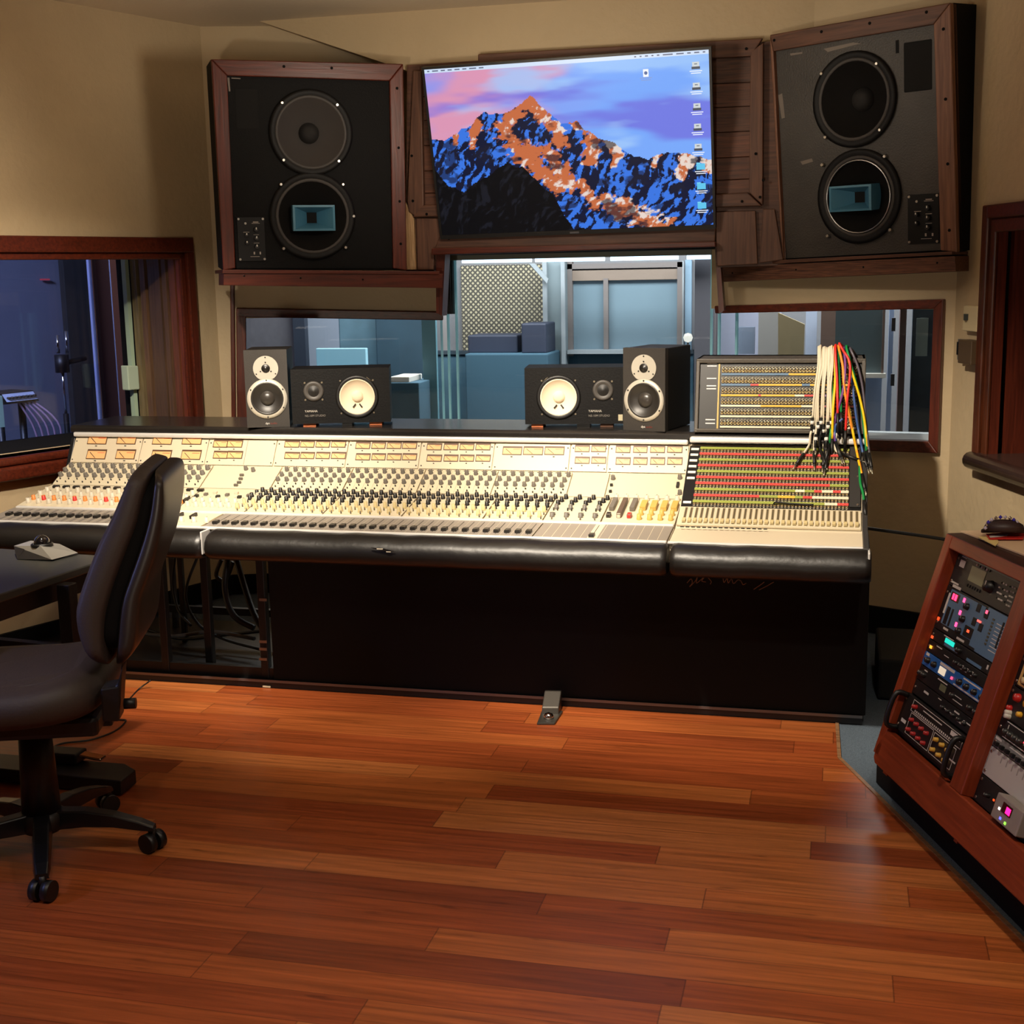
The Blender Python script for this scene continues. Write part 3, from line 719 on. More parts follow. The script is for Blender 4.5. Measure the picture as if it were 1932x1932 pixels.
mt = mixv(mt, C_((24, 26, 46)), st(.56, .66, fbm(uu*16+3, vv*18, 4, 15))*.8)
pic = np.where((dep > 0)[..., None], mt, pic)
hill = np.interp(uu[0], [0, .05, .1, .15, .22, .27, .32, .37, .43, .5, 1], [.60, .70, .75, .69, .62, .57, .60, .67, .78, 1.0, 1.05])[None, :]+(fbm(uu*30, uu*0+2, 3, 33)-.5)*.04
blk = mixv(C_((5, 6, 11)), C_((26, 28, 38)), st(.55, .72, str_)*.8)
pic = np.where((vv > hill)[..., None], blk, pic)
me = bpy.data.meshes.new('screen'); gx = np.linspace(-hw, hw, NX+1); gy = np.linspace(hh, -hh, NY+1)
GX, GY = np.meshgrid(gx, gy); co = np.stack([GX, GY, np.zeros_like(GX)], -1).reshape(-1, 3)
idx = np.arange((NX+1)*(NY+1)).reshape(NY+1, NX+1)
fc = np.stack([idx[1:, :-1], idx[1:, 1:], idx[:-1, 1:], idx[:-1, :-1]], -1).reshape(-1, 4)
me.from_pydata(co.tolist(), [], fc.tolist())
at_ = me.color_attributes.new('picture', 'FLOAT_COLOR', 'CORNER')
cc = np.repeat(np.concatenate([pic.reshape(-1, 3), np.ones((NX*NY, 1))], 1), 4, 0).astype(np.float32)
at_.data.foreach_set('color', cc.ravel())
m = bpy.data.materials.new('screen_picture'); m.use_nodes = True; nt = m.node_tree; b = nt.nodes['Principled BSDF']
an = nt.nodes.new('ShaderNodeAttribute'); an.attribute_name = 'picture'
b.inputs['Base Color'].default_value = (.005, .005, .005, 1); b.inputs['Roughness'].default_value = .35; b.inputs['Specular IOR Level'].default_value = .15
nt.links.new(an.outputs['Color'], b.inputs['Emission Color']); b.inputs['Emission Strength'].default_value = 1.0
me.materials.append(m)
scr = bpy.data.objects.new('screen', me); COL.objects.link(scr); scr.parent = tv; WM[scr.name] = MTV
EW = lambda c, s=1.0: emis('screen_%d_%d_%d' % c, c, s)
mb = MB(); mb.box((-hw, hh-.016, .0003), (hw, hh, .0008), EW((205, 222, 245)))
x = -hw+.012
for w in (.01, .026, .018, .018, .022, .018, .03, .02):
    mb.box((x, hh-.0105, .0009), (x+w, hh-.0055, .0012), EW((96, 104, 130))); x += w+.012
x = hw-.3
for w in (.008, .008, .012, .008, .01, .04, .03, .014, .02, .01):
    mb.box((x, hh-.0105, .0009), (x+w, hh-.0055, .0012), EW((96, 104, 130))); x += w+.014
mb.build('menu_bar', scr, local=True)
TXTM = EW((235, 240, 250))
def icon(fx, fy, kind):
    x = -hw+fx*wt; y = hh-fy*ht; mb = MB()
    if kind == 'drive':
        mb.box((x-.014, y-.002, .0003), (x+.014, y+.016, .0008), EW((205, 212, 215))); mb.box((x-.017, y-.012, .0003), (x+.017, y-.002, .0008), EW((62, 70, 84)))
        mb.box((x-.006, y+.006, .0009), (x+.006, y+.010, .001), EW((110, 118, 125)))
    elif kind == 'folder':
        mb.box((x-.018, y-.012, .0003), (x+.018, y+.013, .0008), EW((92, 196, 236))); mb.box((x-.018, y+.013, .0003), (x-.002, y+.017, .0008), EW((120, 212, 244)))
    else:
        mb.box((x-.011, y-.015, .0003), (x+.011, y+.015, .0008), EW((240, 242, 245))); mb.lathe([(.007, .0009), (.007, .0011)], T(x, y), EW((60, 90, 150)), 14)
    for k, w in enumerate((.05, .04)):
        mb.box((x-w/2, y-.021-.008*k, .0003), (x+w/2, y-.0175-.008*k, .0008), TXTM if kind != 'doc' else EW((120, 150, 210)))
    mb.build('desktop_icon', scr, local=True)
for k in range(5): icon(.955, .085+k*.115, 'drive')
for k in range(3): icon(.962, .655+k*.115, 'folder')
icon(.785, .105, 'doc')

# ================================================================== LIVE ROOM beyond the front windows
YB = 9.2
LWALL = mat('live_room_grey_wall', (120, 122, 128), .7, bump=.1, bscale=40)
TEAL = mat('teal_carpet_wall', (58, 92, 112), .9, noise=.12, nscale=6)
DKPAN = mat('dark_grey_panel', (64, 64, 72), .7)
MIDFR = mat('grey_door_frame', (118, 112, 112), .6)
def Q(x, y, Y): return ony(x, y, Y)
def slab(px0, px1, Y, th, m, name=None, parent=None, kind=None, bevel=0, mb=None, floor=False):
    a = Q(px0[0], px1[1], Y); b = Q(px1[0], px0[1], Y)
    if floor or px1[1] >= 800: a.z = -.03
    B = mb or MB(); B.box((a.x, Y, a.z), (b.x, Y+th, b.z), m)
    if mb is None: return B.build(name, parent, kind=kind, bevel=bevel)
mb = MB(); mb.box((-6.4, YB, 0), (3.2, YB+.1, 3.0), LWALL); struct('wall_far', mb)
mb = MB(); mb.box((-6.4, 6.6, 0), (-6.3, YB, 3.0), LWALL); struct('wall_live_room_left', mb)
mb = MB(); mb.box((3.2, 5.2, 0), (3.3, YB, 3.0), LWALL); struct('wall_live_room_right', mb)
mb = MB(); mb.box((-6.4, 6.25, 2.72), (3.3, YB+.1, 2.8), LWALL)
struct('ceiling_live_room', mb)
mb = MB(); mb.box((-6.4, 6.301, -.06), (3.3, YB+.1, -.03), mat('live_room_floor', (70, 82, 92), .6)); struct('floor_live_room', mb)
z_d = Q(1000, 668, YB-.06).z
mb = MB(); mb.box((-6.3, YB-.06, 0), (Q(1310, 600, YB).x, YB-.001, z_d), TEAL)
mb.box((-6.3, YB-.075, z_d), (Q(1310, 600, YB).x, YB-.001, z_d+.025), mat('dado_cap', (52, 66, 78), .5)); struct('wall_dado', mb)
def lattice():
    m = mat('pegboard', (176, 168, 140), .7); nt = m.node_tree; b = nt.nodes['Principled BSDF']; L = nt.links.new
    tc = nt.nodes.new('ShaderNodeTexCoord'); mp = nt.nodes.new('ShaderNodeMapping'); mp.inputs['Rotation'].default_value = (0, radians(45), 0); mp.inputs['Scale'].default_value = (38, 38, 38)
    L(tc.outputs['Object'], mp.inputs['Vector']); v = nt.nodes.new('ShaderNodeVectorMath'); v.operation = 'FRACTION'; L(mp.outputs[0], v.inputs[0])
    sp = nt.nodes.new('ShaderNodeSeparateXYZ'); L(v.outputs[0], sp.inputs[0])
    def mth(op, a, c):
        n = nt.nodes.new('ShaderNodeMath'); n.operation = op
        for i, q in enumerate((a, c)):
            if isinstance(q, float): n.inputs[i].default_value = q
            else: L(q, n.inputs[i])
        return n.outputs[0]
    k = mth('MULTIPLY', mth('LESS_THAN', sp.outputs[0], .55), mth('LESS_THAN', sp.outputs[2], .55))
    mx = nt.nodes.new('ShaderNodeMix'); mx.data_type = 'RGBA'; mx.inputs[6].default_value = lin((78, 76, 70))+(1,); mx.inputs[7].default_value = lin((186, 178, 150))+(1,)
    L(k, mx.inputs[0]); L(mx.outputs[2], b.inputs['Base Color']); return m
PEG = lattice()
o = slab((873, 498), (1030, 666), YB-.03, .028, PEG, 'perforated_panel')
tag(o, 'beige perforated acoustic panel on the far wall seen through the centre window', 'acoustic panel')
o = slab((883, 632), (976, 667), YB-.5, .3, mat('navy_case', (44, 52, 72), .6), 'equipment_case', bevel=.01); tag(o, 'wide low dark blue case standing in front of the perforated panel', 'case')
o = slab((984, 610), (1030, 667), YB-.55, .3, mat('navy_case', (44, 52, 72), .6), 'equipment_case', bevel=.01); tag(o, 'tall narrow dark blue case standing in front of the perforated panel', 'case')
mb = MB(); slab((880, 667), (1034, 800), YB-.6, .4, mat('teal_box', (54, 88, 108), .8), mb=mb); o = mb.build('teal_riser', None, bevel=.01)
tag(o, 'broad teal covered riser below the perforated panel in the far room', 'riser')
# column and brace
mb = MB(); slab((1030, 490), (1064, 800), YB-.2, .15, mat('pale_column', (126, 142, 150), .6), mb=mb); struct('column', mb)
mb = MB(); slab((1027, 492), (1031, 800), YB-.25, .03, ALU, mb=mb); slab((1061, 494), (1065, 800), YB-.25, .03, ALU, mb=mb)
o = mb.build('door_posts'); o['kind'] = 'structure'; o.name = 'trim_5'
mb = MB(); p0, p1, p2, p3 = [Q(*p, YB-.3) for p in ((998, 497), (1008, 497), (1034, 527), (1032, 535))]; mb.prism([p0, p1, p2, p3], (0, .03, 0), ALU)
o = mb.build('trim_6'); o['kind'] = 'structure'
# far window with mullion
wf = MB(); a = Q(1072, 660, YB-.08); b_ = Q(1283, 502, YB-.08)
LITP = mat('lit_blue_pane', (112, 134, 148), .3, emit=(96, 138, 170), estr=.06)
mb = MB(); slab((1078, 527), (1280, 662), YB-.05, .02, LITP, mb=mb); w6 = struct('window_6', mb)
mb = MB()
for r in (((1064, 494), (1079, 672)), ((1277, 494), (1288, 672)), ((1064, 494), (1288, 508)), ((1139, 525), (1147, 662))): slab(*r, YB-.09, .06, MIDFR, mb=mb)
slab((1079, 507), (1278, 530), YB-.08, .05, mat('taupe_header', (132, 118, 108), .6), mb=mb); mb.build('window_frame', w6)
mb = MB(); slab((1070, 660), (1282, 668), YB-.16, .15, ALU, mb=mb); mb.build('window_sill', w6)
mb = MB(); slab((1286, 492), (1290, 800), YB-.2, .05, ALU, mb=mb); slab((1291, 490), (1305, 800), YB-.05, .04, mat('soft_blue_strip', (130, 160, 185), .6), mb=mb); o = mb.build('trim_7'); o['kind'] = 'structure'  # flat pale blue strip beside the post
mb = MB(); slab((1309, 488), (1352, 800), YB-.5, .12, DKPAN, mb=mb); o = mb.build('sound_screen'); tag(o, 'tall dark grey sound screen at the right side of the centre window', 'sound screen')
c = Q(1298, 637, 8.2); mb = MB(); mb.lathe([(.0001, -.03), (.022, -.022), (.03, 0), (.022, .022), (.0001, .03)], Matrix.Translation(c), emis('lamp_globe', (255, 248, 230), 1.2), 16)
mb.cyl(c-Z*.03, Vector((c.x, c.y, 0)), .006, BLACK, 8)
o = mb.build('globe_lamp', recalc=False); tag(o, 'small round white lamp globe beside the tall dark sound screen', 'lamp')
# fluorescent tubes
tz = [(872, 1003, (493, 491)), (1010, 1141, (490.8, 488.6)), (1152, 1280, (488.4, 486)), (1296, 1352, (485.8, 484.8))]
for i, (x0, x1, y) in enumerate(tz):
    a = Q(x0, y[0], YB-.62); b_ = Q(x1, y[1], YB-.62); mb = MB(); mb.tube([a, b_], .013, emis('cool_tube', (205, 236, 255), 4), 10)
    o = mb.build('fluorescent_tube'); tag(o, ['cool white light tube over the perforated panel, leftmost of the row', 'cool white light tube above the column, second from left', 'cool white light tube above the far lit window', 'short visible cool white light tube above the dark sound screen'][i], 'light tube', 'light tubes across the far room')
mb = MB(); a = Q(868, 491, YB-.62); b_ = Q(1356, 483, YB-.62); mb.box((a.x, YB-.66, a.z+.014), (b_.x, YB-.58, a.z+.07), MIDFR); o = mb.build('trim_12'); o['kind'] = 'structure'
# left pane contents
mb = MB(); slab((470, 560), (566, 900), 8.6, .05, mat('grey_gobo', (112, 112, 120), .7, noise=.1), mb=mb); o = mb.build('partition_panel'); tag(o, 'grey partition panel behind the small left speaker in the far room', 'partition')
mb = MB(); slab((572, 560), (652, 900), 8.9, .05, mat('pale_blue_door', (150, 162, 182), .6), mb=mb); o = mb.build('door_1'); o['kind'] = 'structure'
mb = MB(); slab((566, 560), (572, 900), 8.55, .06, mat('dark_blue_edge', (46, 56, 72), .6), mb=mb); o = mb.build('trim_8'); o['kind'] = 'structure'
o = slab((602, 657), (690, 800), 8.0, .04, mat('glowing_pale_board', (150, 190, 205), .6, emit=(120, 190, 215), estr=.35), 'pale_board', bevel=.005); tag(o, 'pale bright cyan board standing behind the horizontal left speaker', 'board')  # board glows by itself in place of lamp light falling on it
o = slab((650, 560), (718, 900), 8.4, .05, mat('teal_drape', (98, 132, 150), .85, noise=.3, nscale=4), 'drape', bevel=.01); tag(o, 'grey blue drape hanging behind the pale bright board', 'curtain')
o = slab((718, 560), (815, 900), 8.3, .05, mat('teal_screen', (56, 84, 102), .85, noise=.2, nscale=3), 'sound_screen', bevel=.01); tag(o, 'broad teal sound screen right of the horizontal left speaker', 'sound screen')
mb = MB(); slab((804, 560), (820, 900), 7.6, .03, mat('pale_teal_post', (96, 142, 158), .5), mb=mb); o = mb.build('trim_9'); o['kind'] = 'structure'  # narrow post in a paler teal than the screen
o = slab((716, 722), (790, 900), 7.38, .32, TEAL, 'low_cabinet', bevel=.006); tag(o, 'low teal cabinet under the white paper tray behind the glass', 'cabinet')
o = slab((736, 711), (772, 721.6), 7.4, .25, WHITE, 'paper_tray', bevel=.004); tag(o, 'white tray of papers seen behind the glass above the console, right of the left speakers', 'tray')
# right pane contents
mb = MB(); slab((1355, 560), (1475, 672), 8.9, .04, mat('pale_lilac_wall', (140, 146, 168), .6), mb=mb); o = mb.build('wall_alcove'); o['kind'] = 'structure'
o = slab((1388, 617), (1424, 668), 8.5, .05, mat('blue_grey_board', (92, 104, 124), .6), 'notice_board'); tag(o, 'blue grey board on the pale wall behind the right window', 'board')
mb = MB(); slab((1428, 585), (1470, 800), 8.4, .05, mat('mid_grey_panel', (112, 112, 112), .7), mb=mb); o = mb.build('partition_panel'); tag(o, 'mid grey partition panel above the jack panel box', 'partition')
mb = MB(); p0, p1, p2, p3 = [Q(*p, 8.0) for p in ((1468, 590), (1518, 612), (1505, 1000), (1468, 1000))]; p2.z = p3.z = -.03; mb.prism([p0, p1, p2, p3], (0, .05, 0), mat('tan_board', (136, 124, 96), .7)); o = mb.build('leaning_board'); tag(o, 'tan board leaning behind the jack panel box', 'board')
mb = MB(); slab((1516, 580), (1542, 800), 8.3, .05, mat('pale_door_edge', (160, 172, 196), .6), mb=mb); o = mb.build('trim_10'); o['kind'] = 'structure'
mb = MB(); slab((1542, 580), (1578, 900), 8.2, .05, mat('brown_door', (84, 66, 58), .6), mb=mb); o = mb.build('door_2'); o['kind'] = 'structure'
mb = MB(); slab((1574, 580), (1668, 704), 7.9, .03, mat('dim_window_pane', (78, 92, 98), .25), mb=mb); w7 = struct('window_7', mb)
mb = MB(); slab((1662, 575), (1671, 714), 7.87, .05, mat('window_bar', (96, 80, 74), .5), mb=mb); slab((1560, 705), (1671, 713), 7.85, .06, WHITE, mb=mb); mb.build('window_frame', w7)
mb = MB(); slab((1590, 712), (1664, 900), 7.95, .04, mat('pale_blue_wall', (140, 160, 196), .6), mb=mb); slab((1668, 560), (1688, 900), 7.95, .04, mat('pale_blue_wall', (140, 160, 196), .6), mb=mb); o = mb.build('wall_annexe'); o['kind'] = 'structure'
mb = MB(); slab((1688, 560), (1712, 900), 7.5, .1, mat('plum_door_frame', (104, 86, 88), .5), mb=mb); slab((1682, 600), (1690, 625), 7.48, .03, DKPAN, mb=mb); slab((1680, 706), (1688, 728), 7.48, .03, DKPAN, mb=mb); o = mb.build('door_3'); o['kind'] = 'structure'
mb = MB(); slab((1711, 560), (1775, 900), 7.6, .04, mat('slate_blue_door', (54, 68, 82), .5, noise=.1), mb=mb); o = mb.build('door_4'); o['kind'] = 'structure'
mb = MB(); slab((1727, 600), (1752, 672), 7.57, .01, mat('notice_paper', (150, 166, 168), .7), mb=mb); o = mb.build('notice'); tag(o, 'pale paper notice on the slate blue door behind the right window', 'paper')
# booth beyond the left window
BO = lambda x, y, k: onp(x, y, CORNL+oL*k, oL)
BWALL = mat('booth_wall', (104, 106, 122), .8, noise=.1, nscale=2)
BK = 2.3
mb = MB(); a = CORNL+oL*BK
mb.prism([a-dL*1.75, a+dL*5.2, a+dL*5.2+Z*CZ, a-dL*1.75+Z*CZ], oL*.05, BWALL); struct('wall_booth', mb)
mb = MB(); a = CORNL+oL*.125-dL*.1; bd_ = Vector((-.47, .88, 0))
mb.prism([a, a+bd_*2.9, a+bd_*2.9+Z*CZ, a+Z*CZ], Vector((.05, .03, 0)), BWALL); struct('wall_booth_side', mb)
def bslab(x0, x1, y0, y1, k, m, name, z0=None, th=.05):
    a = BO(x0, y0, k); b = BO(x1, y0, k); lo = BO((x0+x1)/2, y1, k).z if z0 is None else z0
    mb = MB(); mb.prism([Vector((a.x, a.y, lo)), Vector((b.x, b.y, lo)), b, a], oL*th, m); return mb.build(name, bevel=.005)
o = bslab(118, 166, 490, 900, 2.2, mat('charcoal_foam', (38, 36, 36), .9, noise=.2), 'sound_screen', 0); tag(o, 'tall charcoal sound screen behind the microphone stand in the left booth', 'sound screen')
o = bslab(172, 250, 470, 900, 1.2, mat('dark_brown_screen', (104, 62, 44), .85), 'sound_screen', 0); tag(o, 'tall dark brown sound screen beside the pale post in the left booth window', 'sound screen')
o = bslab(165, 171, 478, 900, 1.18, mat('lilac_edge', (130, 134, 168), .5), 'trim_11', 0, .02); o['kind'] = 'structure'
o = bslab(240, 261, 690, 736, .33, mat('pale_green_box', (186, 204, 184), .45), 'switch_box'); tag(o, 'pale green switch box on the upright post in the left booth window', 'switch box')
# microphone stand
b0 = BO(128, 840, 1.6); b0.z = .0
t = thing('microphone_stand', 'black and chrome microphone stand in front of the charcoal screen in the booth', 'microphone stand', b0)
q1 = BO(126, 780, 1.6); q2 = BO(117, 686, 1.6); q3 = BO(114, 632, 1.6)
mb = MB(); mb.cyl(Vector((q2.x, q2.y, 0)), Vector((q2.x, q2.y, q1.z)), .016, BLACK, 10); mb.build('lower_tube', t)
mb = MB(); mb.cyl(Vector((q2.x, q2.y, q1.z)), q2, .009, CHROME, 10); mb.build('upper_tube', t)
mb = MB(); mb.lathe([(.14, 0), (.14, .012), (.02, .03)], Matrix.Translation(Vector((q2.x, q2.y, 0))), BLACK, 20); mb.build('base', t)
mb = MB(); mb.cyl(q2-Z*.05, q2+Z*.05, .04, BLACK, 12); w = q2+dL*-.16+Z*.02; mb.cyl(q2, w, .015, BLACK, 8); mb.build('clutch', t)
for dx in (-.02, .04):
    mb = MB(); a = q2+Z*.06-dL*dx; mb.cyl(a, q3+Z*(.02 if dx > 0 else 0)-dL*dx, .011, CHROME, 8); mb.build('clip', t)
# small mixer on a stand
c = BO(38, 770, 1.5)
t = thing('headphone_mixer', 'small pale faced mixer on a black stand at the left of the booth window', 'mixer', Vector((c.x, c.y, 0)))
a = BO(4, 764, 1.5); b_ = BO(74, 756, 1.5); hd = (b_-a)
mb = MB(); mb.prism([a, b_, b_+Z*.055+oL*.05, a+Z*.055+oL*.05], oL*.2, BLACK); mb.build('case', t)
mb = MB(); a2 = a+hd*.12+Z*.012-oL*.003; b2 = b_-hd*.05+Z*.012-oL*.003; mb.prism([a2, b2, b2+Z*.04+oL*.04, a2+Z*.04+oL*.04], -oL*.004, mat('pale_faceplate', (176, 184, 205), .4)); fp = mb.build('faceplate', t)
for k in range(8):
    p = a2+(b2-a2)*(.08+k*.12)+Z*.02+oL*.012; mb = MB(); mb.cyl(p, p-oL*.02, .007, BLACK, 8); mb.build('knob', fp)
for f in (.2, .8):
    p = a+hd*f+oL*.1; mb = MB(); mb.cyl(p, Vector((p.x, p.y, 0)), .02, BLACK, 10); mb.build('leg', t)
mb = MB()
for k in range(5):
    p = [a+hd*(.5+.1*k)+oL*.02, a+hd*(.8+.12*k)-Z*.15-oL*.02*k, a+hd*(.9+.1*k)-Z*(.35+.02*k), a+hd*(.4+.12*k)-Z*(.42+.02*k)]
    mb.tube(smoothpts(p), .006, mat('pinkish_cable', (150, 120, 140), .5), 6)
o = mb.build('cable_loop'); tag(o, 'pinkish loops of cable hanging from the small mixer in the booth', 'cable')
o = MB(); a = BO(-6, 800, 1.3); b_ = BO(8, 790, 1.3); 
mb = MB(); mb.prism([Vector((a.x, a.y, a.z-.02)), Vector((b_.x, b_.y, a.z-.02)), b_+Z*.12, a+Z*.14], oL*.06, mat('pale_green_card', (160, 190, 170), .5)); o = mb.build('card'); tag(o, 'pale green card cut by the left picture edge in the booth window', 'card')
mb = MB(); p = BO(75, 527, 2.28); q = BO(82, 527, 2.28); mb.prism([p-Z*.006, p+(q-p)*2.2-Z*.006, p+(q-p)*2.2+Z*.004, p+Z*.004], -oL*.02, emis('dim_red_lamp', (200, 70, 90), .8)); o = mb.build('indicator_light'); tag(o, 'dim red indicator strip on the booth wall', 'indicator light')
# ================================================================== MIXING CONSOLE
CONS = thing('mixing_console', 'long cream recording console with rows of knobs, meters and a padded black armrest', 'mixing desk', (-1.5, 4.5, 0))
ENAM = mat('console_cream', (206, 192, 166), .42, spec=.4)
ENAM2 = mat('console_cream_module', (206, 194, 166), .42)
GREYPL = mat('fader_grey', (134, 126, 116), .45)
LIPM = mat('bright_aluminium_lip', (232, 230, 226), .3, .3)
SLOT = mat('fader_slot', (40, 37, 34), .6)
GREYK = mat('grey_knob_plastic', (104, 98, 90), .45); BLKK = mat('black_knob_plastic', (22, 20, 18), .4)
CREAMK = mat('cream_knob_plastic', (196, 178, 130), .45); PALEK = mat('pale_knob_plastic', (200, 190, 170), .4)
ORNGK = mat('orange_knob_plastic', (216, 130, 60), .45); YELK = mat('yellow_knob_plastic', (196, 164, 84), .45); REDK = mat('red_knob_plastic', (200, 50, 40), .45)
CAPW = mat('knob_cap', (205, 196, 172), .45)
XL, XR, XP = -3.095, .092, -.530
class Surf:
    def __init__(s, a, b):
        s.a = a; s.b = b; dy = b[0]-a[0]; dz = b[1]-a[1]; s.L = sqrt(dy*dy+dz*dz); s.vy, s.vz = dy/s.L, dz/s.L
        s.n = Vector((0, -s.vz, s.vy)); s.o = Vector((0, a[0], a[1]))
    def F(s, X, t, h=0):
        o = Vector((X, s.a[0]+s.vy*t, s.a[1]+s.vz*t))+s.n*h
        return Matrix(((1, 0, 0, o.x), (0, s.vy, -s.vz, o.y), (0, s.vz, s.vy, o.z), (0, 0, 0, 1)))
    def px(s, x, y):
        q = onp(x, y, s.o, s.n); return q.x, (q.y-s.a[0])*s.vy+(q.z-s.a[1])*s.vz
    def plate(s, mb, X0, X1, t0, t1, h0, h1, m): mb.box((X0, t0, h0), (X1, t1, h1), m, s.F(0, 0))
FAD = Surf((4.222, .668), (4.42, .682)); EQ = Surf((4.424, .684), (4.68, .730)); UP = Surf((4.68, .730), (4.82, .802)); MET = Surf((4.82, .802), (4.882, .902))
JF = Surf((4.56, .728), (4.85, .903)); PF = Surf((4.43, .684), (4.555, .727))
B = lambda name, mb, **k: mb.build(name, k.pop('parent', CONS), **k)
# body
prof = [(4.225, .60), (4.225, .662), (4.42, .676), (4.68, .724), (4.82, .796), (4.884, .896), (4.884, .905), (5.2, .905), (5.2, .60)]
mb = MB(); mb.prism([(XL, y, z) for y, z in prof], (XP-XL, 0, 0), ENAM); B('case', mb)
prof2 = [(4.225, .60), (4.225, .662), (4.42, .676), (4.555, .721), (4.85, .897), (4.884, .905), (5.2, .905), (5.2, .60)]
mb = MB(); mb.prism([(XP+.003, y, z) for y, z in prof2], (XR-XP-.003, 0, 0), ENAM); B('case', mb)
for x0, x1 in ((XL-.02, XL-.0005), (XR+.0005, XR+.018)):
    mb = MB(); mb.prism([(x0, y, z) for y, z in ([(4.2, .58), (4.2, .672), (4.42, .688), (4.56, .735), (4.86, .92), (5.21, .95), (5.21, .58)] if x0 > 0 else [(4.22, .60), (4.22, .655), (4.42, .668), (4.68, .716), (4.82, .786), (4.876, .9), (5.2, .94), (5.2, .58)])], (x1-x0, 0, 0), DARKGREY if x0 > 0 else BLACK); B('end_cheek', mb, bevel=.003)
# bridge lip and black top
mb = MB(); mb.box((XL-.004, 4.866, .905), (XP-.004, 4.9, .924), LIPM); B('bridge_lip', mb, bevel=.006)
mb = MB(); mb.box((XP+.004, 4.84, .917), (XR+.012, 4.9, .938), LIPM); B('bridge_lip', mb, bevel=.006)
TOPB = mat('satin_black_top', (34, 31, 29), .22, noise=.1, nscale=8)
mb = MB(); mb.prism([(XL-.02, y, z) for y, z in ((4.872, .924), (4.872, .944), (4.885, .952), (5.24, .952), (5.24, .90), (4.905, .90), (4.905, .924))], (XR-XL+.04, 0, 0), TOPB); B('bridge_top', mb, bevel=.004)
# armrest: three padded leather lengths
def arm(x0, x1, dip=0):
    sec = [(4.235, .652), (4.232, .664), (4.215, .668), (4.185, .666), (4.155, .655), (4.135, .634), (4.128, .607), (4.137, .582), (4.16, .568), (4.21, .565), (4.235, .568)]
    rows = []; n = max(int((x1-x0)/.06), 3)
    xs = [x0, x0+.006, x0+.02]+[x0+.02+(x1-x0-.04)*i/n for i in range(1, n)]+[x1-.02, x1-.006, x1]
    for i, x in enumerate(xs):
        k = {0: .86, 1: .95, len(xs)-2: .95, len(xs)-1: .86}.get(i, 1)
        w = .0015*sin(x*23)+.001*sin(x*51+2)
        rows.append([(x, 4.19+(y-4.19)*k, .615+(z-.615)*k+(w if 1 < j < 8 else 0)-dip) for j, (y, z) in enumerate(sec)])
    mb = MB(); mb.grid(rows, LEATHER, True, True); mb.poly(rows[0], LEATHER); mb.poly(rows[-1][::-1], LEATHER); B('armrest', mb)
xa, xb = ony(378, 1020, 4.13).x, ony(1259, 1050, 4.13).x
arm(XL-.02, xa-.008); arm(xa+.008, xb-.006); arm(xb+.006, XR+.025)
for x in (xa-.008, XR+.018):
    mb = MB(); mb.box((x-.004, 4.15, .585), (x+.003, 4.23, .668), LIPM); B('armrest_edge', mb, bevel=.003)
mb = MB(); mb.box((XL, 4.212, .664), (XP-.002, 4.23, .6725), LIPM); B('front_lip', mb, bevel=.002)
mb = MB(); mb.box((XP+.002, 4.212, .664), (XR, 4.23, .6715), LIPM); B('front_lip', mb, bevel=.002)
mb = MB(); mb.box((XL+.01, 4.412, .681), (XP-.002, 4.428, .6905), LIPM); B('ridge_lip', mb, bevel=.002)
# torn patch on the armrest
mb = MB(); a = ony(700, 1033, 4.127); b_ = ony(745, 1040, 4.126)
mb.prism([a, a.lerp(b_, .5)+Z*.004, b_, a.lerp(b_, .5)-Z*.006], (0, -.004, 0), LEATHER); c = a.lerp(b_, .4); mb.box((c.x-.012, c.y-.005, c.z-.001), (c.x+.01, c.y-.002, c.z+.003), PALEK); c = a.lerp(b_, .75); mb.box((c.x-.008, c.y-.005, c.z-.006), (c.x+.008, c.y-.002, c.z-.003), PALEK)
B('torn_patch', mb)

# meter panels
BX = [XL, -2.78, -2.482, -2.183, -1.877, -1.574, -1.278, -.979, -.832, XP]
AMB = mat('meter_dial_amber', (222, 172, 116), .5, emit=(255, 150, 80), estr=.12)
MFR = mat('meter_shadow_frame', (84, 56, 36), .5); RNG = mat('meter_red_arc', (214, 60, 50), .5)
def vu(parent, rect):
    (x0, t1), (x1, t0) = MET.px(rect[0], rect[1]), MET.px(rect[2], rect[3])
    mb = MB(); f = MET.F(0, 0)
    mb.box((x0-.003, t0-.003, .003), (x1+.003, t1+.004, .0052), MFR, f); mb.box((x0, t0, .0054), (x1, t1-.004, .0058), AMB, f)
    mb.box((x0+(x1-x0)*.55, t0+(t1-t0)*.66, .0059), (x1-.004, t0+(t1-t0)*.72, .0061), RNG, f)
    mb.box((x0+(x1-x0)*.45, t0-.012, .003), (x0+(x1-x0)*.55, t0-.009, .0056), SLOT, f)
    o = B('vu_meter', mb, parent=parent)
    mb = MB(); w = x1-x0; h = t1-t0
    mb.prism([f @ Vector(p) for p in ((x0+w*.12, t0+h*.7, .0062), (x0+w*.15, t0+h*.74, .0062), (x0+w*.5, t0+.001, .0062), (x0+w*.46, t0+.001, .0062))], MET.n*.0006, SLOT)
    B('needle', mb, parent=o)
PAN = []
for i in range(9):
    x0, x1 = BX[i]+.0025, BX[i+1]-.0025
    mb = MB(); MET.plate(mb, x0, x1, .002, MET.L-.004, -.002, .003, ENAM)
    if i == 2: MET.plate(mb, -2.312, -2.309, .004, MET.L-.006, .003, .0035, GREYPL)
    p = B('meter_panel', mb, bevel=.0012); PAN.append(p)
    mb = MB()
    for fx in (x0+.008, x1-.008):
        for ft in (.014, MET.L-.02): mb.lathe([(.003, .003), (.003, .0045)], MET.F(fx, ft), SLOT, 8)
    B('screw', mb, parent=p)
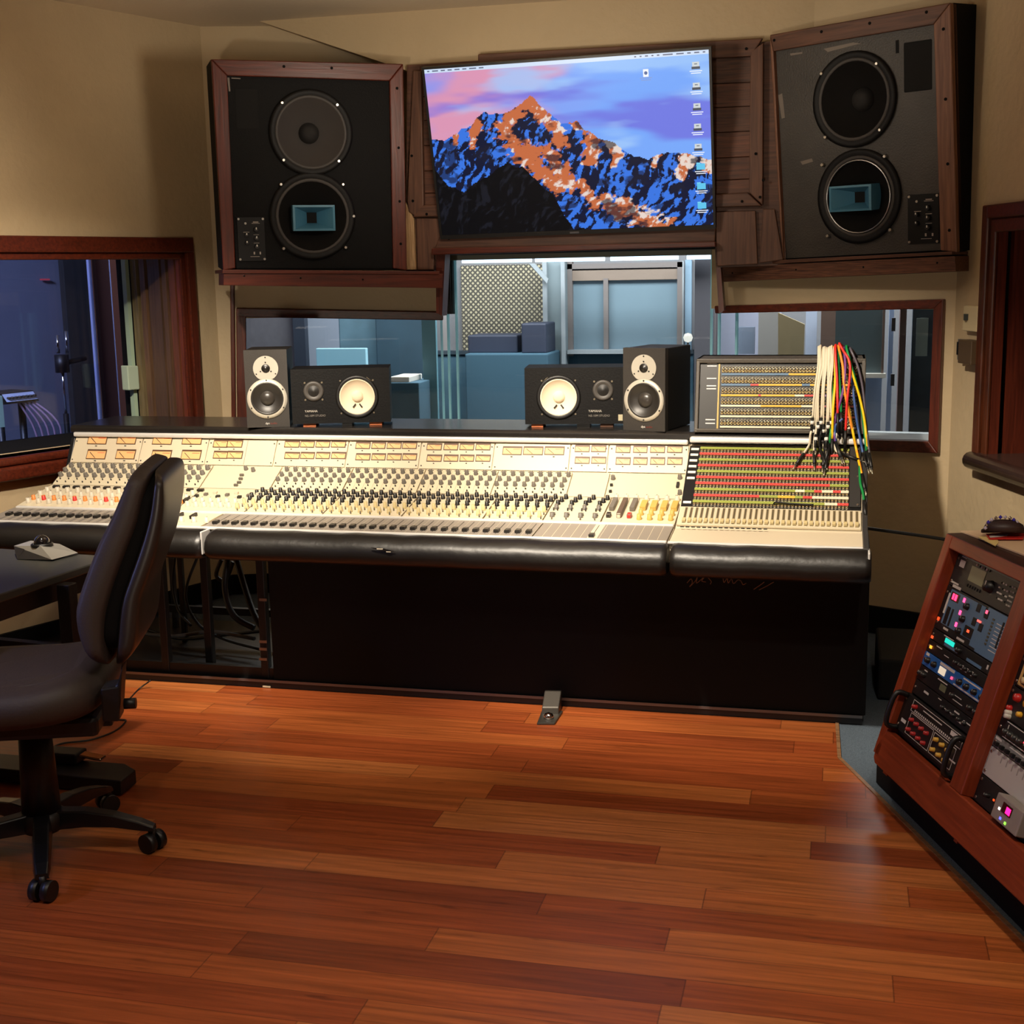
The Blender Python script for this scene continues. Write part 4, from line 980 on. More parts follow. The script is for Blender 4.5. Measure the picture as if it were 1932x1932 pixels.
VUS = {0: ([(170, 200), (225, 255)], [(823, 838), (850, 866)]), 1: ([(292, 323), (348, 379)], [(823.5, 838.5), (851, 867)]),
       2: ([(406, 428), (432, 456)], [(832, 844), (853, 865)]), 3: ([(540, 564), (570, 592), (599, 621), (628, 651)], [(833.5, 844), (855, 865.5)]),
       4: ([(674, 697), (704, 726), (733, 756), (762, 785)], [(836, 846.5), (857.5, 868)]), 5: ([(808, 832), (840, 863), (870, 893), (900, 924)], [(838.5, 849), (860, 870.5)]),
       6: ([(951, 983), (990, 1023), (1030, 1063)], [(844.5, 858)]), 7: ([(1087, 1111), (1118, 1142)], [(842, 852.5), (864, 874.5)]),
       8: ([(1164, 1188), (1197, 1220), (1229, 1253), (1261, 1286)], [(843, 854), (865, 876.5)])}
for i, (xs, ys) in VUS.items():
    for r, (y0, y1) in enumerate(ys):
        for x0, x1 in xs: vu(PAN[i], (x0-(2 if r and i < 2 else 0), y0, x1-(2 if r and i < 2 else 0), y1))
# upper modules
UPB = [(XL, -2.44, 'k'), (-2.435, -2.14, 'b'), (-2.135, -1.84, 'k'), (-1.837, -1.541, 'k'), (-1.538, -1.25, 'k'), (-1.247, -.961, 'k'), (-.957, -.818, 'b'), (-.814, XP, 'b')]
UPAN = []
for x0, x1, k in UPB:
    mb = MB(); UP.plate(mb, x0+.0015, x1-.0015, .003, UP.L-.003, -.002, .003, ENAM2)
    for j in range(1, 8 if k == 'k' and x0 > -2.2 else 1): UP.plate(mb, x0+(x1-x0)*j/8-.0006, x0+(x1-x0)*j/8+.0006, .006, UP.L-.006, .003, .0034, GREYPL)
    UPAN.append(B('module_panel', mb, bevel=.001))
def knob_mesh(r, h, m, cap, capr=.75):
    mb = MB(); mb.lathe([(r*1.12, 0), (r*1.12, h*.25), (r, h*.3), (r*.88, h), (r*capr, h*1.02, cap), (.0001, h*1.03, cap)], Matrix.Identity(4), m, 12, cap0=False)
    mb.box((-r*.08, r*.1, h*1.0), (r*.08, r*.95, h*1.05), CAPW if m is not PALEK else SLOT)
    return mb
_proto = {}
def put(name, key, F, r, h, m, cap, parent):
    """one knob as a part of its own (mesh data shared between equal knobs)"""
    if key not in _proto:
        mb = knob_mesh(r, h, m, cap); o = mb.build(name, parent, local=True); _proto[key] = o.data
    else:
        o = bpy.data.objects.new(name, _proto[key]); COL.objects.link(o); o.parent = parent; WM[o.name] = wm(parent)
    o.matrix_local = wm(parent).inverted() @ F
    return o
def field(name, Fs, r, h, m, cap, parent):
    src = knob_mesh(r, h, m, cap); mb = MB()
    for Fm in Fs:
        k = len(mb.v); mb.v += [Fm @ v for v in src.v]
        for f, mi_, s_ in zip(src.f, src.m, src.sm): mb.face([k+i for i in f], src.mats[mi_], s_)
    o = mb.build(name, parent); o['kind'] = 'stuff'; return o
FX0 = FAD.px(409, 988)[0]; FX1 = FAD.px(1000, 1004)[0]; CX = [FX0+(FX1-FX0)*i/31 for i in range(32)]
UX0 = UP.px(532, 905)[0]
for pi_ in (2, 3, 4, 5):
    x0, x1, _ = UPB[pi_]
    for j in range(8):
        X = x0+(x1-x0)*(j+.5)/8
        for t, dx in ((.128, .006), (.094, -.003), (.062, -.008)): put('grey_knob', 'gk', UP.F(X+dx, t, .003), .0082, .016, GREYK, GREYK, UPAN[pi_])
Fs = []
x0, x1, _ = UPB[0]
for j in range(17):
    X = x0+(x1-x0)*(j+.5)/17
    for t, dx in ((.128, .006), (.094, -.003), (.062, -.008)): Fs.append(UP.F(X+dx, t, .003))
field('grey_knob_field', Fs, .0095, .016, GREYK, GREYK, UPAN[0])
mb = MB()
for pi_ in (0, 2, 3, 4, 5):
    x0, x1, _ = UPB[pi_]; n = 17 if pi_ == 0 else 8
    for j in range(n):
        X = x0+(x1-x0)*(j+.5)/n
        for t, dx in ((.04, 0), (.02, -.004), (.112, -.012)): mb.lathe([(.0032, .003), (.0026, .009)], UP.F(X+dx, t), SLOT, 6)
        UP.plate(mb, X-.012, X+.012, .145, .149, .003, .0036, SLOT)
o = B('push_button_field', mb, parent=CONS); o['kind'] = 'stuff'
for X, t in ((UP.px(463, 890)[0], .13), (UP.px(478, 891)[0], .12)): put('grey_knob', 'gk', UP.F(X, t, .003), .0082, .016, GREYK, GREYK, UPAN[1])
for x, y in ((457, 899), (455, 906), (452, 913), (446, 918)):
    X, t = UP.px(x, y); mb = MB(); UP.plate(mb, X-.008, X+.008, t-.004, t+.004, .003, .012, GREYK); B('switch', mb, parent=UPAN[1])
for pi_, pts_ in ((7, ((1157, 905, 1), (1283, 904, 1), (1283, 933, 1), (1154, 918, 0), (1152, 930, 0), (1279, 918, 2), (1277, 940, 0))),):
    for x, y, k in pts_:
        X, t = UP.px(x, y)
        if k == 1: put('grey_knob', 'gk', UP.F(X, t, .003), .0082, .016, GREYK, GREYK, UPAN[pi_])
        else:
            mb = MB(); UP.plate(mb, X-.005, X+.005, t-(.014 if k == 2 else .004), t+(.014 if k == 2 else .004), .003, .012, SLOT); B('switch', mb, parent=UPAN[pi_])
# equaliser section
EQB = [(XL, -2.42), (-2.417, -2.135), (-2.132, -1.825), (-1.822, -1.52), (-1.517, -1.215), (-1.212, FX1+.012), (FX1+.014, -.79), (-.787, XP)]
EPAN = []
for x0, x1 in EQB:
    mb = MB(); EQ.plate(mb, x0+.0015, x1-.0015, .008, EQ.L-.002, -.002, .003, ENAM2)
    EPAN.append(B('equalizer_panel', mb, bevel=.001))
def epan(X):
    for k, (x0, x1) in enumerate(EQB):
        if x0 <= X < x1: return EPAN[k]
    return EPAN[5]
blk = []; crm = []
for i, X in enumerate(CX):
    for t, dx in ((.236, .014), (.205, .004), (.174, -.004), (.143, .002)): blk.append((X+dx, t))
    for t, dx in ((.092, .002), (.042, -.004)): crm.append((X+dx, t))
XE = [FX1+.014+(EQB[6][1]-EQB[6][0])*(k+.5)/4 for k in range(4)]
for X in XE:
    for t, dx in ((.236, .014), (.205, .004), (.174, -.004)): blk.append((X+dx, t))
blk.sort(key=lambda p: -p[0])
for X, t in blk[:100]: put('black_knob', 'bk', EQ.F(X, t, .003), .0078, .017, BLKK, mat('knob_top_grey', (70, 64, 56), .4), epan(X))
field('black_knob_field', [EQ.F(X, t, .003) for X, t in blk[100:]], .0078, .017, BLKK, MATS['knob_top_grey'], EPAN[2])
for X, t in crm: put('cream_knob', 'ck', EQ.F(X, t, .003), .0072, .022, CREAMK, CREAMK, epan(X))
mb = MB()
for X in CX+XE:
    for t, dx in ((.112, .007), (.112, -.007), (.066, .006), (.066, -.008), (.024, .004)): mb.lathe([(.003, .003), (.0022, .014)], EQ.F(X+dx, t), SLOT if t > .1 else GREYK, 6)
o = B('push_button_field', mb, parent=CONS); o['kind'] = 'stuff'
for X in XE: put('grey_knob', 'gk', EQ.F(X, .05, .003), .0082, .02, GREYK, GREYK, EPAN[6]); put('grey_knob', 'gk', EQ.F(X, .13, .003), .0082, .02, GREYK, GREYK, EPAN[6])
# left wing knobs
LX = [XL+.035+i*.0455 for i in range(15)]
for X in LX:
    put('pale_knob', 'pk', EQ.F(X, .175, .003), .009, .02, PALEK, PALEK, epan(X)); put('pale_knob', 'pk', EQ.F(X-.004, .13, .003), .009, .02, PALEK, PALEK, epan(X))
    put('orange_knob', 'ok%d' % (int(round(X/.0455)) % 3 == 0), EQ.F(X-.006, .085, .003), .008, .018, REDK if int(round(X/.0455)) % 3 == 0 else ORNGK, ORNGK, epan(X)); put('pale_knob', 'pk', EQ.F(X-.004, .045, .003), .009, .02, PALEK, PALEK, epan(X))
mb = MB()
for X in LX: EQ.plate(mb, X-.004, X+.022, .216, .23, .003, .012, BLKK)
o = B('push_button_field', mb, parent=EPAN[0]); o['kind'] = 'stuff'
# small trays and keys of the second section
for k in range(9):
    X = -2.40+k*.03; mb = MB(); EQ.plate(mb, X-.006, X+.008, .15+.02*(k % 3), .165+.02*(k % 3), .003, .012, (SLOT, GREYK, PALEK)[k % 3]); B('switch', mb, parent=EPAN[1])
for k in range(7):
    put('pale_knob', 'pk', EQ.F(-2.38+k*.034, .1, .003), .009, .02, PALEK, PALEK, EPAN[1]); put('pale_knob', 'pk', EQ.F(-2.385+k*.034, .055, .003), .009, .02, PALEK, PALEK, EPAN[1])
for k in range(4):
    mb = MB(); EQ.plate(mb, -2.56+k*.045, -2.552+k*.045, .09, .14, .003, .014, BLKK); B('lever_switch', mb, parent=EPAN[0])
# right-hand section: long grey keys and yellow knobs
X9 = [-.787+.257*(k+.5)/7 for k in range(7)]
for k, X in enumerate(X9):
    if k < 3:
        mb = MB(); EQ.plate(mb, X-.009, X+.009, .12 if k != 1 else .06, .22, .003, .02, GREYK if k != 1 else mat('brown_key', (88, 70, 58), .5)); EQ.plate(mb, X-.008, X+.008, .05, .075, .003, .018, (SLOT, PALEK, REDK)[k]); B('key', mb, parent=EPAN[7], bevel=.002)
    else:
        mb = MB(); EQ.plate(mb, X-.011, X+.011, .13, .2, .003, .02, YELK); B('key', mb, parent=EPAN[7], bevel=.002)
        put('yellow_knob', 'yk', EQ.F(X, .09, .003), .0085, .02, YELK, YELK, EPAN[7]); put('yellow_knob', 'yk', EQ.F(X, .045, .003), .0085, .02, YELK, CREAMK, EPAN[7])
    put('pale_knob', 'pk', EQ.F(X, .238, .003), .009, .02, PALEK, PALEK, EPAN[7])
# fader strips
FB = [(XL-.0, FAD.px(258, 990)[0], GREYPL), (FAD.px(262, 990)[0], FAD.px(386, 990)[0], ENAM), (FX0-.03, FX1+.02, GREYPL), (FX1+.023, XP-.002, GREYPL)]
FPAN = []
for x0, x1, m in FB:
    mb = MB(); FAD.plate(mb, x0+.001, x1-.001, .008, FAD.L-.006, -.002, .003, m); FPAN.append((mb, x0, x1))
LF = [FAD.px(10.6+16.55*k, 976+.5*k)[0] for k in range(13)]
for X in LF: FAD.plate(FPAN[0][0], X-.001, X+.001, .02, .18, .003, .0034, SLOT); FAD.plate(FPAN[0][0], X+.017, X+.018, .01, .19, .003, .0034, ENAM)
for X in CX: FAD.plate(FPAN[2][0], X-.0012, X+.0012, .03, .175, .003, .0034, SLOT); FAD.plate(FPAN[2][0], X+.0185, X+.0192, .01, .19, .003, .0033, ENAM)
for k in range(1, 14):
    X = FPAN[3][1]+(FPAN[3][2]-FPAN[3][1])*k/14; FAD.plate(FPAN[3][0], X-.0007, X+.0007, .01, .19, .003, .0034, ENAM)
xf = FAD.px(1122, 1006)[0]; FAD.plate(FPAN[3][0], xf-.013, xf+.02, .008, FAD.L-.007, .003, .0036, ENAM); FAD.plate(FPAN[3][0], xf-.0012, xf+.0012, .03, .175, .0036, .004, SLOT)
FPAN = [B('fader_panel', p[0]) for p in FPAN]
fk = MB(); fk.prism([(-.009, -.014, 0), (.009, -.014, 0), (.009, .014, 0), (-.009, .014, 0)], (0, 0, .010), BLKK); fk.box((-.009, -.0012, .010), (.009, .0012, .0106), CAPW)
fd = None
for X, pa, dy in [(X, FPAN[0], .085) for X in LF]+[(X, FPAN[2], .055) for X in CX]+[(xf, FPAN[3], .03)]:
    if fd is None: o = fk.build('fader_knob', pa, local=True, bevel=.003); fd = o.data
    else: o = bpy.data.objects.new('fader_knob', fd); COL.objects.link(o); o.parent = pa; WM[o.name] = wm(pa)
    o.matrix_local = wm(pa).inverted() @ FAD.F(X, dy, .003)
for k in range(4): put('pale_knob', 'pk', FAD.F(-2.36+.05*k, .06, .003), .009, .02, PALEK, PALEK, FPAN[1])
for k in range(4):
    X = -2.46+.055*k; mb = MB(); FAD.plate(mb, X-.004, X+.004, .10, .15, .003, .016, BLKK if k else REDK); B('lever_switch', mb, parent=FPAN[1])
# patch-side faders
mb = MB(); PF.plate(mb, XP+.006, XR-.004, .002, PF.L-.002, -.002, .003, ENAM2); pp = B('monitor_fader_panel', mb)
PX = [XP+.028+(XR-XP-.045)*k/31 for k in range(32)]
mb = MB()
for X in PX: PF.plate(mb, X-.0045, X+.0045, .05, .125, .003, .0035, mat('fader_track', (120, 104, 74), .5)); PF.plate(mb, X-.001, X+.001, .055, .12, .0035, .0038, SLOT)
B('fader_track', mb, parent=pp)
mini = None
for X in PX:
    if mini is None:
        k = MB(); k.box((-.006, -.010, 0), (.006, .010, .008), CREAMK); k.box((-.006, -.014, 0), (.006, -.010, .005), SLOT); o = k.build('small_fader_knob', pp, local=True, bevel=.0015); mini = o.data
    else: o = bpy.data.objects.new('small_fader_knob', mini); COL.objects.link(o); o.parent = pp; WM[o.name] = wm(pp)
    o.matrix_local = wm(pp).inverted() @ PF.F(X, .03, .003)
mb = MB()
for X in PX[:16]: FAD.plate(mb, X-.006, X+.006, .182, .188, .003, .006, SLOT)
B('button_row', mb, parent=pp)

# jack field in the console's right end
BRASS = mat('jack_brass', (196, 168, 110), .35, .6); NICK = mat('jack_nickel', (180, 172, 150), .35, .6)
GRN = mat('label_green', (150, 158, 72), .6); RED = mat('label_red', (206, 72, 66), .6); YEL = mat('label_yellow', (226, 176, 62), .6); WHT = mat('label_white', (224, 214, 188), .6); PNK = mat('label_pink', (208, 126, 130), .6); LBL = mat('label_blue', (96, 126, 156), .6); PURP = mat('label_mauve', (150, 118, 150), .6)
mb = MB(); JF.plate(mb, XP+.006, XR-.004, 0, JF.L, -.003, .002, BLACK); jp = B('jack_field', mb)
JX0, JX1 = XP+.045, XR-.045
def jacks(mb, S, x0, x1, t, n, r, m1, h=.003):
    for i in range(n):
        X = x0+(x1-x0)*(i+.5)/n
        mb.lathe([(r, h-.001), (r, h+.0012, m1), (r*.55, h+.0015, m1), (r*.5, h-.0005, SLOT), (.0001, h-.0005, SLOT)], S.F(X, t), m1, 7, cap0=False)
seq = [[(1, GRN)], [(1, RED)], [(1, GRN)], [(1, RED)], [(1, GRN)], [(1, RED)], [(.88, RED), (1, GRN)], [(.66, GRN), (.72, WHT), (.78, GRN), (.83, RED), (.9, WHT), (.95, RED), (1, WHT)], [(.43, RED), (.55, GRN), (.66, YEL), (.71, GRN), (.77, RED), (1, WHT)], [(.85, GRN), (.93, WHT), (1, RED)]]
pit = JF.L/10.2
for k, sg in enumerate(seq):
    t = JF.L-pit*(k+.42); mb = MB(); JF.plate(mb, JX0, JX1, t-.007, t+.007, .002, .0035, BLACK); a = JX0
    for f, m in sg: b_ = JX0+(JX1-JX0)*f; JF.plate(mb, a, b_, t-.0066, t+.0066, .0035, .0045, m); a = b_
    jacks(mb, JF, JX0, JX1, t-.0122, 44, .0046, BRASS); jacks(mb, JF, JX0, JX1, t-.0214, 44, .0046, NICK)
    B('jack_strip', mb, parent=jp)
mb = MB()
for k in (0, 1, 2, 3, 4, 5, 9):
    t = JF.L-pit*(k+.62); JF.plate(mb, XP+.012, XP+.04, t-.006, t+.006, .002, .004, WHITE)
B('label_tag', mb, parent=jp)
mb = MB(); JF.plate(mb, XR-.042, XR-.006, .01, JF.L, .002, .008, DARKGREY)
for t in (.02, .17, .32): mb.lathe([(.004, .008), (.004, .011)], JF.F(XR-.015, t), SCREW, 8)
B('end_block', mb, parent=jp)

# base panel, open frame on the left, kick plinth
XB = ony(512, 1200, 4.47).x
mb = MB(); mb.box((XB, 4.47, .03), (XR+.03, 4.5, .60), BASEBLK); B('front_panel', mb, bevel=.003)
mb = MB(); mb.box((XR+.0, 4.501, .03), (XR+.03, 5.2, .60), BASEBLK); B('side_panel', mb, bevel=.003)
mb = MB(); mb.box((-3.4, 4.464, .0), (XR+.02, 5.25, .03), mat('black_plinth', (22, 20, 22), .4)); B('plinth', mb)
mb = MB(); mb.box((-3.4, 4.4605, .022), (XR+.02, 4.4635, .032), mat('plinth_strip', (120, 116, 116), .35, .5)); B('plinth_strip', mb)
LEGM = mat('black_steel_leg', (16, 15, 15), .5)
for x, y0, Y in ((309, 1050, 4.5), (346, 1052, 4.9), (392, 1052, 4.62), (497, 1060, 4.5), (330, 1052, 5.1)):
    X = ony(x, 1150, Y).x; w = .016 if Y < 4.8 else .011
    mb = MB(); mb.box((X-w, Y-w, .03), (X+w, Y+w, .6), LEGM); B('leg', mb, bevel=.003)
for x0, x1, Y, z, h in ((-3.1, XB, 4.5, .045, .05), (-3.1, XB, 4.95, .16, .03), (-3.1, XB, 4.5, .56, .03)):
    mb = MB(); mb.box((x0, Y-.012, z-h/2), (x1, Y+.012, z+h/2), LEGM); B('crossbar', mb)
mb = MB(); X = ony(500, 1150, 4.48).x
for y in (1131, 1210, 1224, 1243): 
    c = ony(498, y, 4.47); mb.box((c.x-.018, c.y-.004, c.z-.006), (c.x+.012, c.y, c.z+.004), mat('tarnished_clip', (140, 118, 100), .4, .4))
B('clip', mb)
mb = MB(); c = ony(503, 1295.5, 4.458); mb.box((c.x-.016, 4.457, c.z-.003), (c.x+.016, 4.46, c.z+.003), CREAM); B('plinth_plate', mb)
# faint pale scrawl drawn as thin tubes under the armrest
SCR = mat('pale_tan_squiggle', (150, 122, 98), .8)
mb = MB()
def sp(x, y): return ony(x, y, 4.4685)
for st_ in ([(1296, 1100), (1304, 1092), (1306, 1100), (1301, 1107), (1312, 1096), (1316, 1088), (1314, 1100), (1322, 1094), (1330, 1088), (1324, 1096), (1332, 1098)], [(1336, 1090), (1342, 1097), (1340, 1102)], [(1364, 1090), (1366, 1099), (1372, 1091), (1374, 1100), (1380, 1092), (1384, 1101), (1392, 1094), (1398, 1096), (1402, 1103), (1408, 1100)], [(1422, 1112), (1434, 1104), (1442, 1098)], [(1432, 1113), (1446, 1106), (1460, 1098)]):
    mb.tube(smoothpts([sp(*p) for p in st_], 4), .0014, SCR, 5)
B('squiggle', mb)
# cables under the open left end
UC = thing_list = []
import itertools
UCG = 'cables slung under the open end of the console'
for k, (pts_, r) in enumerate((([(372, 1052, 4.9), (350, 1120, 4.8), (372, 1175, 4.8), (420, 1205, 4.8), (490, 1225, 4.75)], .006), ([(430, 1056, 4.8), (424, 1110, 4.75), (440, 1160, 4.7), (480, 1185, 4.7)], .013),
        ([(446, 1056, 4.85), (462, 1110, 4.8), (480, 1160, 4.75), (505, 1200, 4.7)], .013), ([(418, 1055, 4.9), (408, 1085, 4.9), (425, 1095, 4.9), (440, 1060, 4.9)], .009), ([(265, 1195, 4.85), (330, 1200, 4.8), (400, 1192, 4.8), (480, 1205, 4.75)], .008),
        ([(270, 1185, 4.9), (340, 1205, 4.85), (420, 1198, 4.8), (500, 1190, 4.75)], .007), ([(330, 1052, 4.95), (326, 1100, 4.95), (336, 1150, 4.9), (360, 1180, 4.85)], .006))):
    mb = MB(); mb.tube(smoothpts([ony(*p) for p in pts_], 6), r, CABLEBLK if k not in (4,) else mat('dusty_grey_cable', (84, 82, 80), .7), 7); o = mb.build('underside_cable')
    tag(o, ['thin black cable looping low under the open left end of the console', 'thick black cable hanging left of the console base panel', 'thick black cable running down to the edge of the console base panel', 'small black cable loop just under the console armrest', 'dusty grey cable lying low under the console', 'black cable crossing the dusty grey cable under the console', 'thin black cable hanging from the console near the chair back'][k], 'cable', UCG)

# ================================================================== JACK PANEL BOX on the console
BOXM = mat('grey_vinyl_box', (74, 68, 60), .5, bump=.15, bscale=200)
zt = ony(1500, 676, 4.95).z; BT = Surf((4.86, .9535), (4.93, zt))
JB_ = thing('jack_panel_box', 'dark grey box of patch sockets standing on the right end of the console', 'patch panel', (-.2, 5.0, .9525))
bx0, bx1 = -.512, .098
mb = MB(); mb.prism([(bx0, 4.86, .9535), (bx0, 4.93, zt), (bx0, 5.16, zt), (bx0, 5.16, .9535)], (.014, 0, 0), BOXM)
mb.prism([(bx1-.014, 4.86, .9535), (bx1-.014, 4.93, zt), (bx1-.014, 5.16, zt), (bx1-.014, 5.16, .9535)], (.014, 0, 0), BOXM)
mb.box((bx0, 4.928, zt-.016), (bx1, 5.16, zt), BOXM); mb.box((bx0, 4.862, .9535), (bx1, 5.16, .967), BOXM); mb.box((bx0, 5.1, .9535), (bx1, 5.16, zt), BOXM); mb.build('shell', JB_, bevel=.003)
mb = MB(); BT.plate(mb, bx0+.014, bx1-.014, .012, BT.L-.014, -.03, -.012, BLACK); fp = mb.build('face_panel', JB_)
mb = MB(); BT.plate(mb, bx0+.082, bx0+.088, .016, BT.L-.018, -.012, -.006, YELK); mb.build('brass_edge', fp)
mb = MB()
for f in (.95, .91, .74, .64, .6, .18, .13): BT.plate(mb, bx0+.04, bx0+.075, BT.L*f-.002, BT.L*f+.002, -.012, -.011, WHITE)
mb.build('printing', fp)
lab = [[(.5, LBL), (1, YEL)], [(.22, LBL), (.28, RED), (.6, YEL), (.66, LBL), (1, YEL)], [(.28, YEL), (.3, RED), (.55, YEL), (.62, WHT), (.7, RED), (1, PURP)], [(.3, WHT), (.6, YEL), (.75, WHT), (1, PNK)], [(.5, WHT), (.7, WHT), (1, PNK)], [(1, WHT)]]
tp = (BT.L-.04)/6
for k, sg in enumerate(lab):
    t = BT.L-.026-tp*k; mb = MB(); jx0, jx1 = bx0+.094, bx1-.03
    jacks(mb, BT, jx0, jx1, t-.006, 40, .0056, NICK, -.009); jacks(mb, BT, jx0, jx1, t-.0175, 40, .0056, BRASS, -.009); a = jx0
    for f, m in sg: b_ = jx0+(jx1-jx0)*f; BT.plate(mb, a, b_, t-.0335, t-.0265, -.012, -.0085, m); a = b_
    mb.build('jack_strip', fp)
# patch cords slung over the box
PG = 'patch cords slung over the jack panel box'
def plug(c, d, m, parent, L=.055):
    d = d.normalized(); mb = MB(); mb.tube2(c, c+d*L, .0062, .0056, m, 8); mb.tube2(c+d*L, c+d*(L+.012), .004, .004, SLOT, 8); mb.tube2(c+d*(L+.012), c+d*(L+.035), .0025, .0022, NICK, 6); mb.build('plug', parent)
def front_of(p):
    """keep a hanging cord in front of the sloping sockets and the bright lip"""
    if .86 < p.z < .96 and p.y > 4.826: p = EYE+(p-EYE)*(4.826/p.y)
    h = JF.n.dot(p-JF.o)
    if p.z < .935 and h < .014: p = EYE+(p-EYE)*(1-(.014-h)/max(.2, -JF.n.dot((p-EYE).normalized()))/(p-EYE).length)
    return p
def cord(pts_, m, label, plugm=BLACK, r=.0042, L=.055, group=PG, band=False):
    P_ = smoothpts([ony(*p) if len(p) == 3 else p for p in pts_], 6)
    P_ = [front_of(p) for p in P_]
    mb = MB(); mb.tube(P_, r, m, 7); o = mb.build('patch_cable'); tag(o, label, 'patch cable', group); 
    d = P_[-1]-P_[-3]
    if P_[-1].z < .93: d = d-JF.n*d.dot(JF.n)*.9
    plug(P_[-1], d, plugm, o, L)
    if band:
        q = P_[-1]; e = d.normalized(); mb = MB(); mb.tube2(q+e*.012, q+e*.024, .0075, .0075, WHITE, 8); mb.build('white_band', o)
    return o
rg = random.Random(3)
CW = mat('cord_white', (214, 204, 180), .5)
for k in range(11):
    x = 1545+k*2.6+rg.uniform(-1, 1); xe = 1533+k*3.6+rg.uniform(-1.5, 1.5); ye = 788+((k*7) % 5)*8
    cord([(x+3, 668, 5.02), (x, 655+rg.uniform(-3, 3), 4.95), (x-1, 690, 4.90), ((x+xe)/2-2+rg.uniform(-3, 3), 735, 4.862), (xe, ye, 4.845)], CW,
         'white patch cord hanging in the tangled bunch at the left of the cords', L=.05, band=True, r=.0038)
GB = 'short black plugs dangling below the white patch cords'
for k, (xa_, ya_, xe, ye) in enumerate(((1527, 838, 1516, 862), (1536, 835, 1536, 858), (1546, 840, 1549, 858), (1557, 836, 1555, 862), (1566, 842, 1562, 868), (1576, 848, 1588, 862))):
    o = cord([(xa_+8, 800, 4.845), (xa_+2, 820, 4.84), (xa_, ya_, 4.835), (xe+(2 if xe > xa_ else -2)*0, ye-6, 4.83)], CW if k in (0, 1, 5) else CABLEBLK,
         ['white cord with its black plug swung out to the left of the bunch', 'white cord ending in the second black plug from the left', 'black cord with a thin black plug below the white cords', 'black cord beside the green cord below the white bunch', 'black cord with the lowest plug of the hanging bunch', 'white cord with a black plug right of the lowest plug'][k], L=.07 if k else .06, group=GB)
cc_ = dict(green=(20, 128, 62), yellow=(240, 196, 20), red=(214, 44, 36), blue=(52, 82, 140), orange=(232, 140, 40), purple=(112, 60, 128), grey=(82, 74, 84))
CM = {k: mat('cord_'+k, v, .4) for k, v in cc_.items()}
for col_, pts_, lb in (
    ('green', [(1574, 672, 5.02), (1566, 657, 4.95), (1568, 700, 4.9), (1571, 770, 4.85), (1565, 838, 4.84)], 'green patch cord nearest the white bunch'),
    ('yellow', [(1580, 672, 5.02), (1572, 656, 4.95), (1576, 710, 4.89), (1572, 770, 4.84), (1570, 828, 4.83)], 'yellow patch cord beside the leftmost green one'),
    ('red', [(1586, 670, 5.02), (1576, 652, 4.94), (1579, 710, 4.885), (1580, 750, 4.85), (1580.5, 780, 4.84)], 'short straight red patch cord at the left of the coloured ones'),
    ('green', [(1588, 672, 5.02), (1581, 660, 4.95), (1584, 720, 4.89), (1586, 750, 4.855), (1587, 778, 4.845)], 'green patch cord between the two red ones'),
    ('orange', [(1594, 670, 5.02), (1582, 652, 4.94), (1590, 690, 4.885), (1594, 740, 4.85), (1612, 830, 4.83), (1626, 895, 4.82)], 'orange patch cord running to the lowest plugs at the console corner'),
    ('purple', [(1600, 672, 5.02), (1592, 656, 4.94), (1595, 690, 4.885), (1590, 740, 4.85), (1574, 800, 4.84), (1576, 834, 4.83)], 'purple patch cord crossing behind the long red one'),
    ('red', [(1604, 668, 5.02), (1584, 648, 4.93), (1590, 660, 4.9), (1604, 690, 4.87), (1598, 760, 4.84), (1595.5, 812, 4.83)], 'long red patch cord in front of the other cords'),
    ('blue', [(1608, 672, 5.02), (1602, 662, 4.94), (1608, 720, 4.885), (1616, 790, 4.85), (1628, 855, 4.83)], 'blue patch cord hanging down at the right of the bunch'),
    ('yellow', [(1610, 672, 5.02), (1600, 668, 4.93), (1604, 690, 4.88), (1622, 750, 4.86), (1632, 800, 4.84), (1636, 850, 4.83)], 'rightmost yellow patch cord, slanting over the green one'),
    ('yellow', [(1592, 740, 4.88), (1600, 765, 4.85), (1612, 830, 4.83), (1626, 897, 4.815)], 'yellow patch cord reaching down to the console corner'),
    ('green', [(1612, 670, 5.02), (1597, 653, 4.93), (1606, 690, 4.88), (1624, 760, 4.86), (1635, 852, 4.83)], 'long green patch cord at the right edge of the bunch'),
    ('grey', [(1616, 672, 5.02), (1604, 657, 4.93), (1618, 690, 4.9), (1628, 735, 4.88), (1634, 800, 4.85), (1640, 856, 4.83)], 'dark grey patch cord on the far right of the bunch'),
    ('blue', [(1590, 790, 4.84), (1576, 805, 4.835), (1577, 834, 4.83)], 'short blue patch cord end among the hanging black plugs'),
    ('green', [(1622, 880, 4.83), (1623, 910, 4.81), (1628, 930, 4.8), (1630, 945, 4.8)], 'green cord end with a black plug below the console corner')):
    cord(pts_, CM[col_], lb, r=.0047, L=.075)
# black lead along the fader row and one over the console end
mb = MB(); mb.tube(smoothpts([JF.F(JF.px(1460, 955)[0], .012, .012).to_translation(), JF.F(JF.px(1466, 952)[0], .02, .012).to_translation(), JF.F(JF.px(1500, 953)[0], .014, .012).to_translation(), JF.F(JF.px(1535, 956)[0], .012, .012).to_translation()], 6), .003, CABLEBLK, 6); o = mb.build('short_lead'); tag(o, 'short black lead lying along the bottom of the jack field', 'cable')
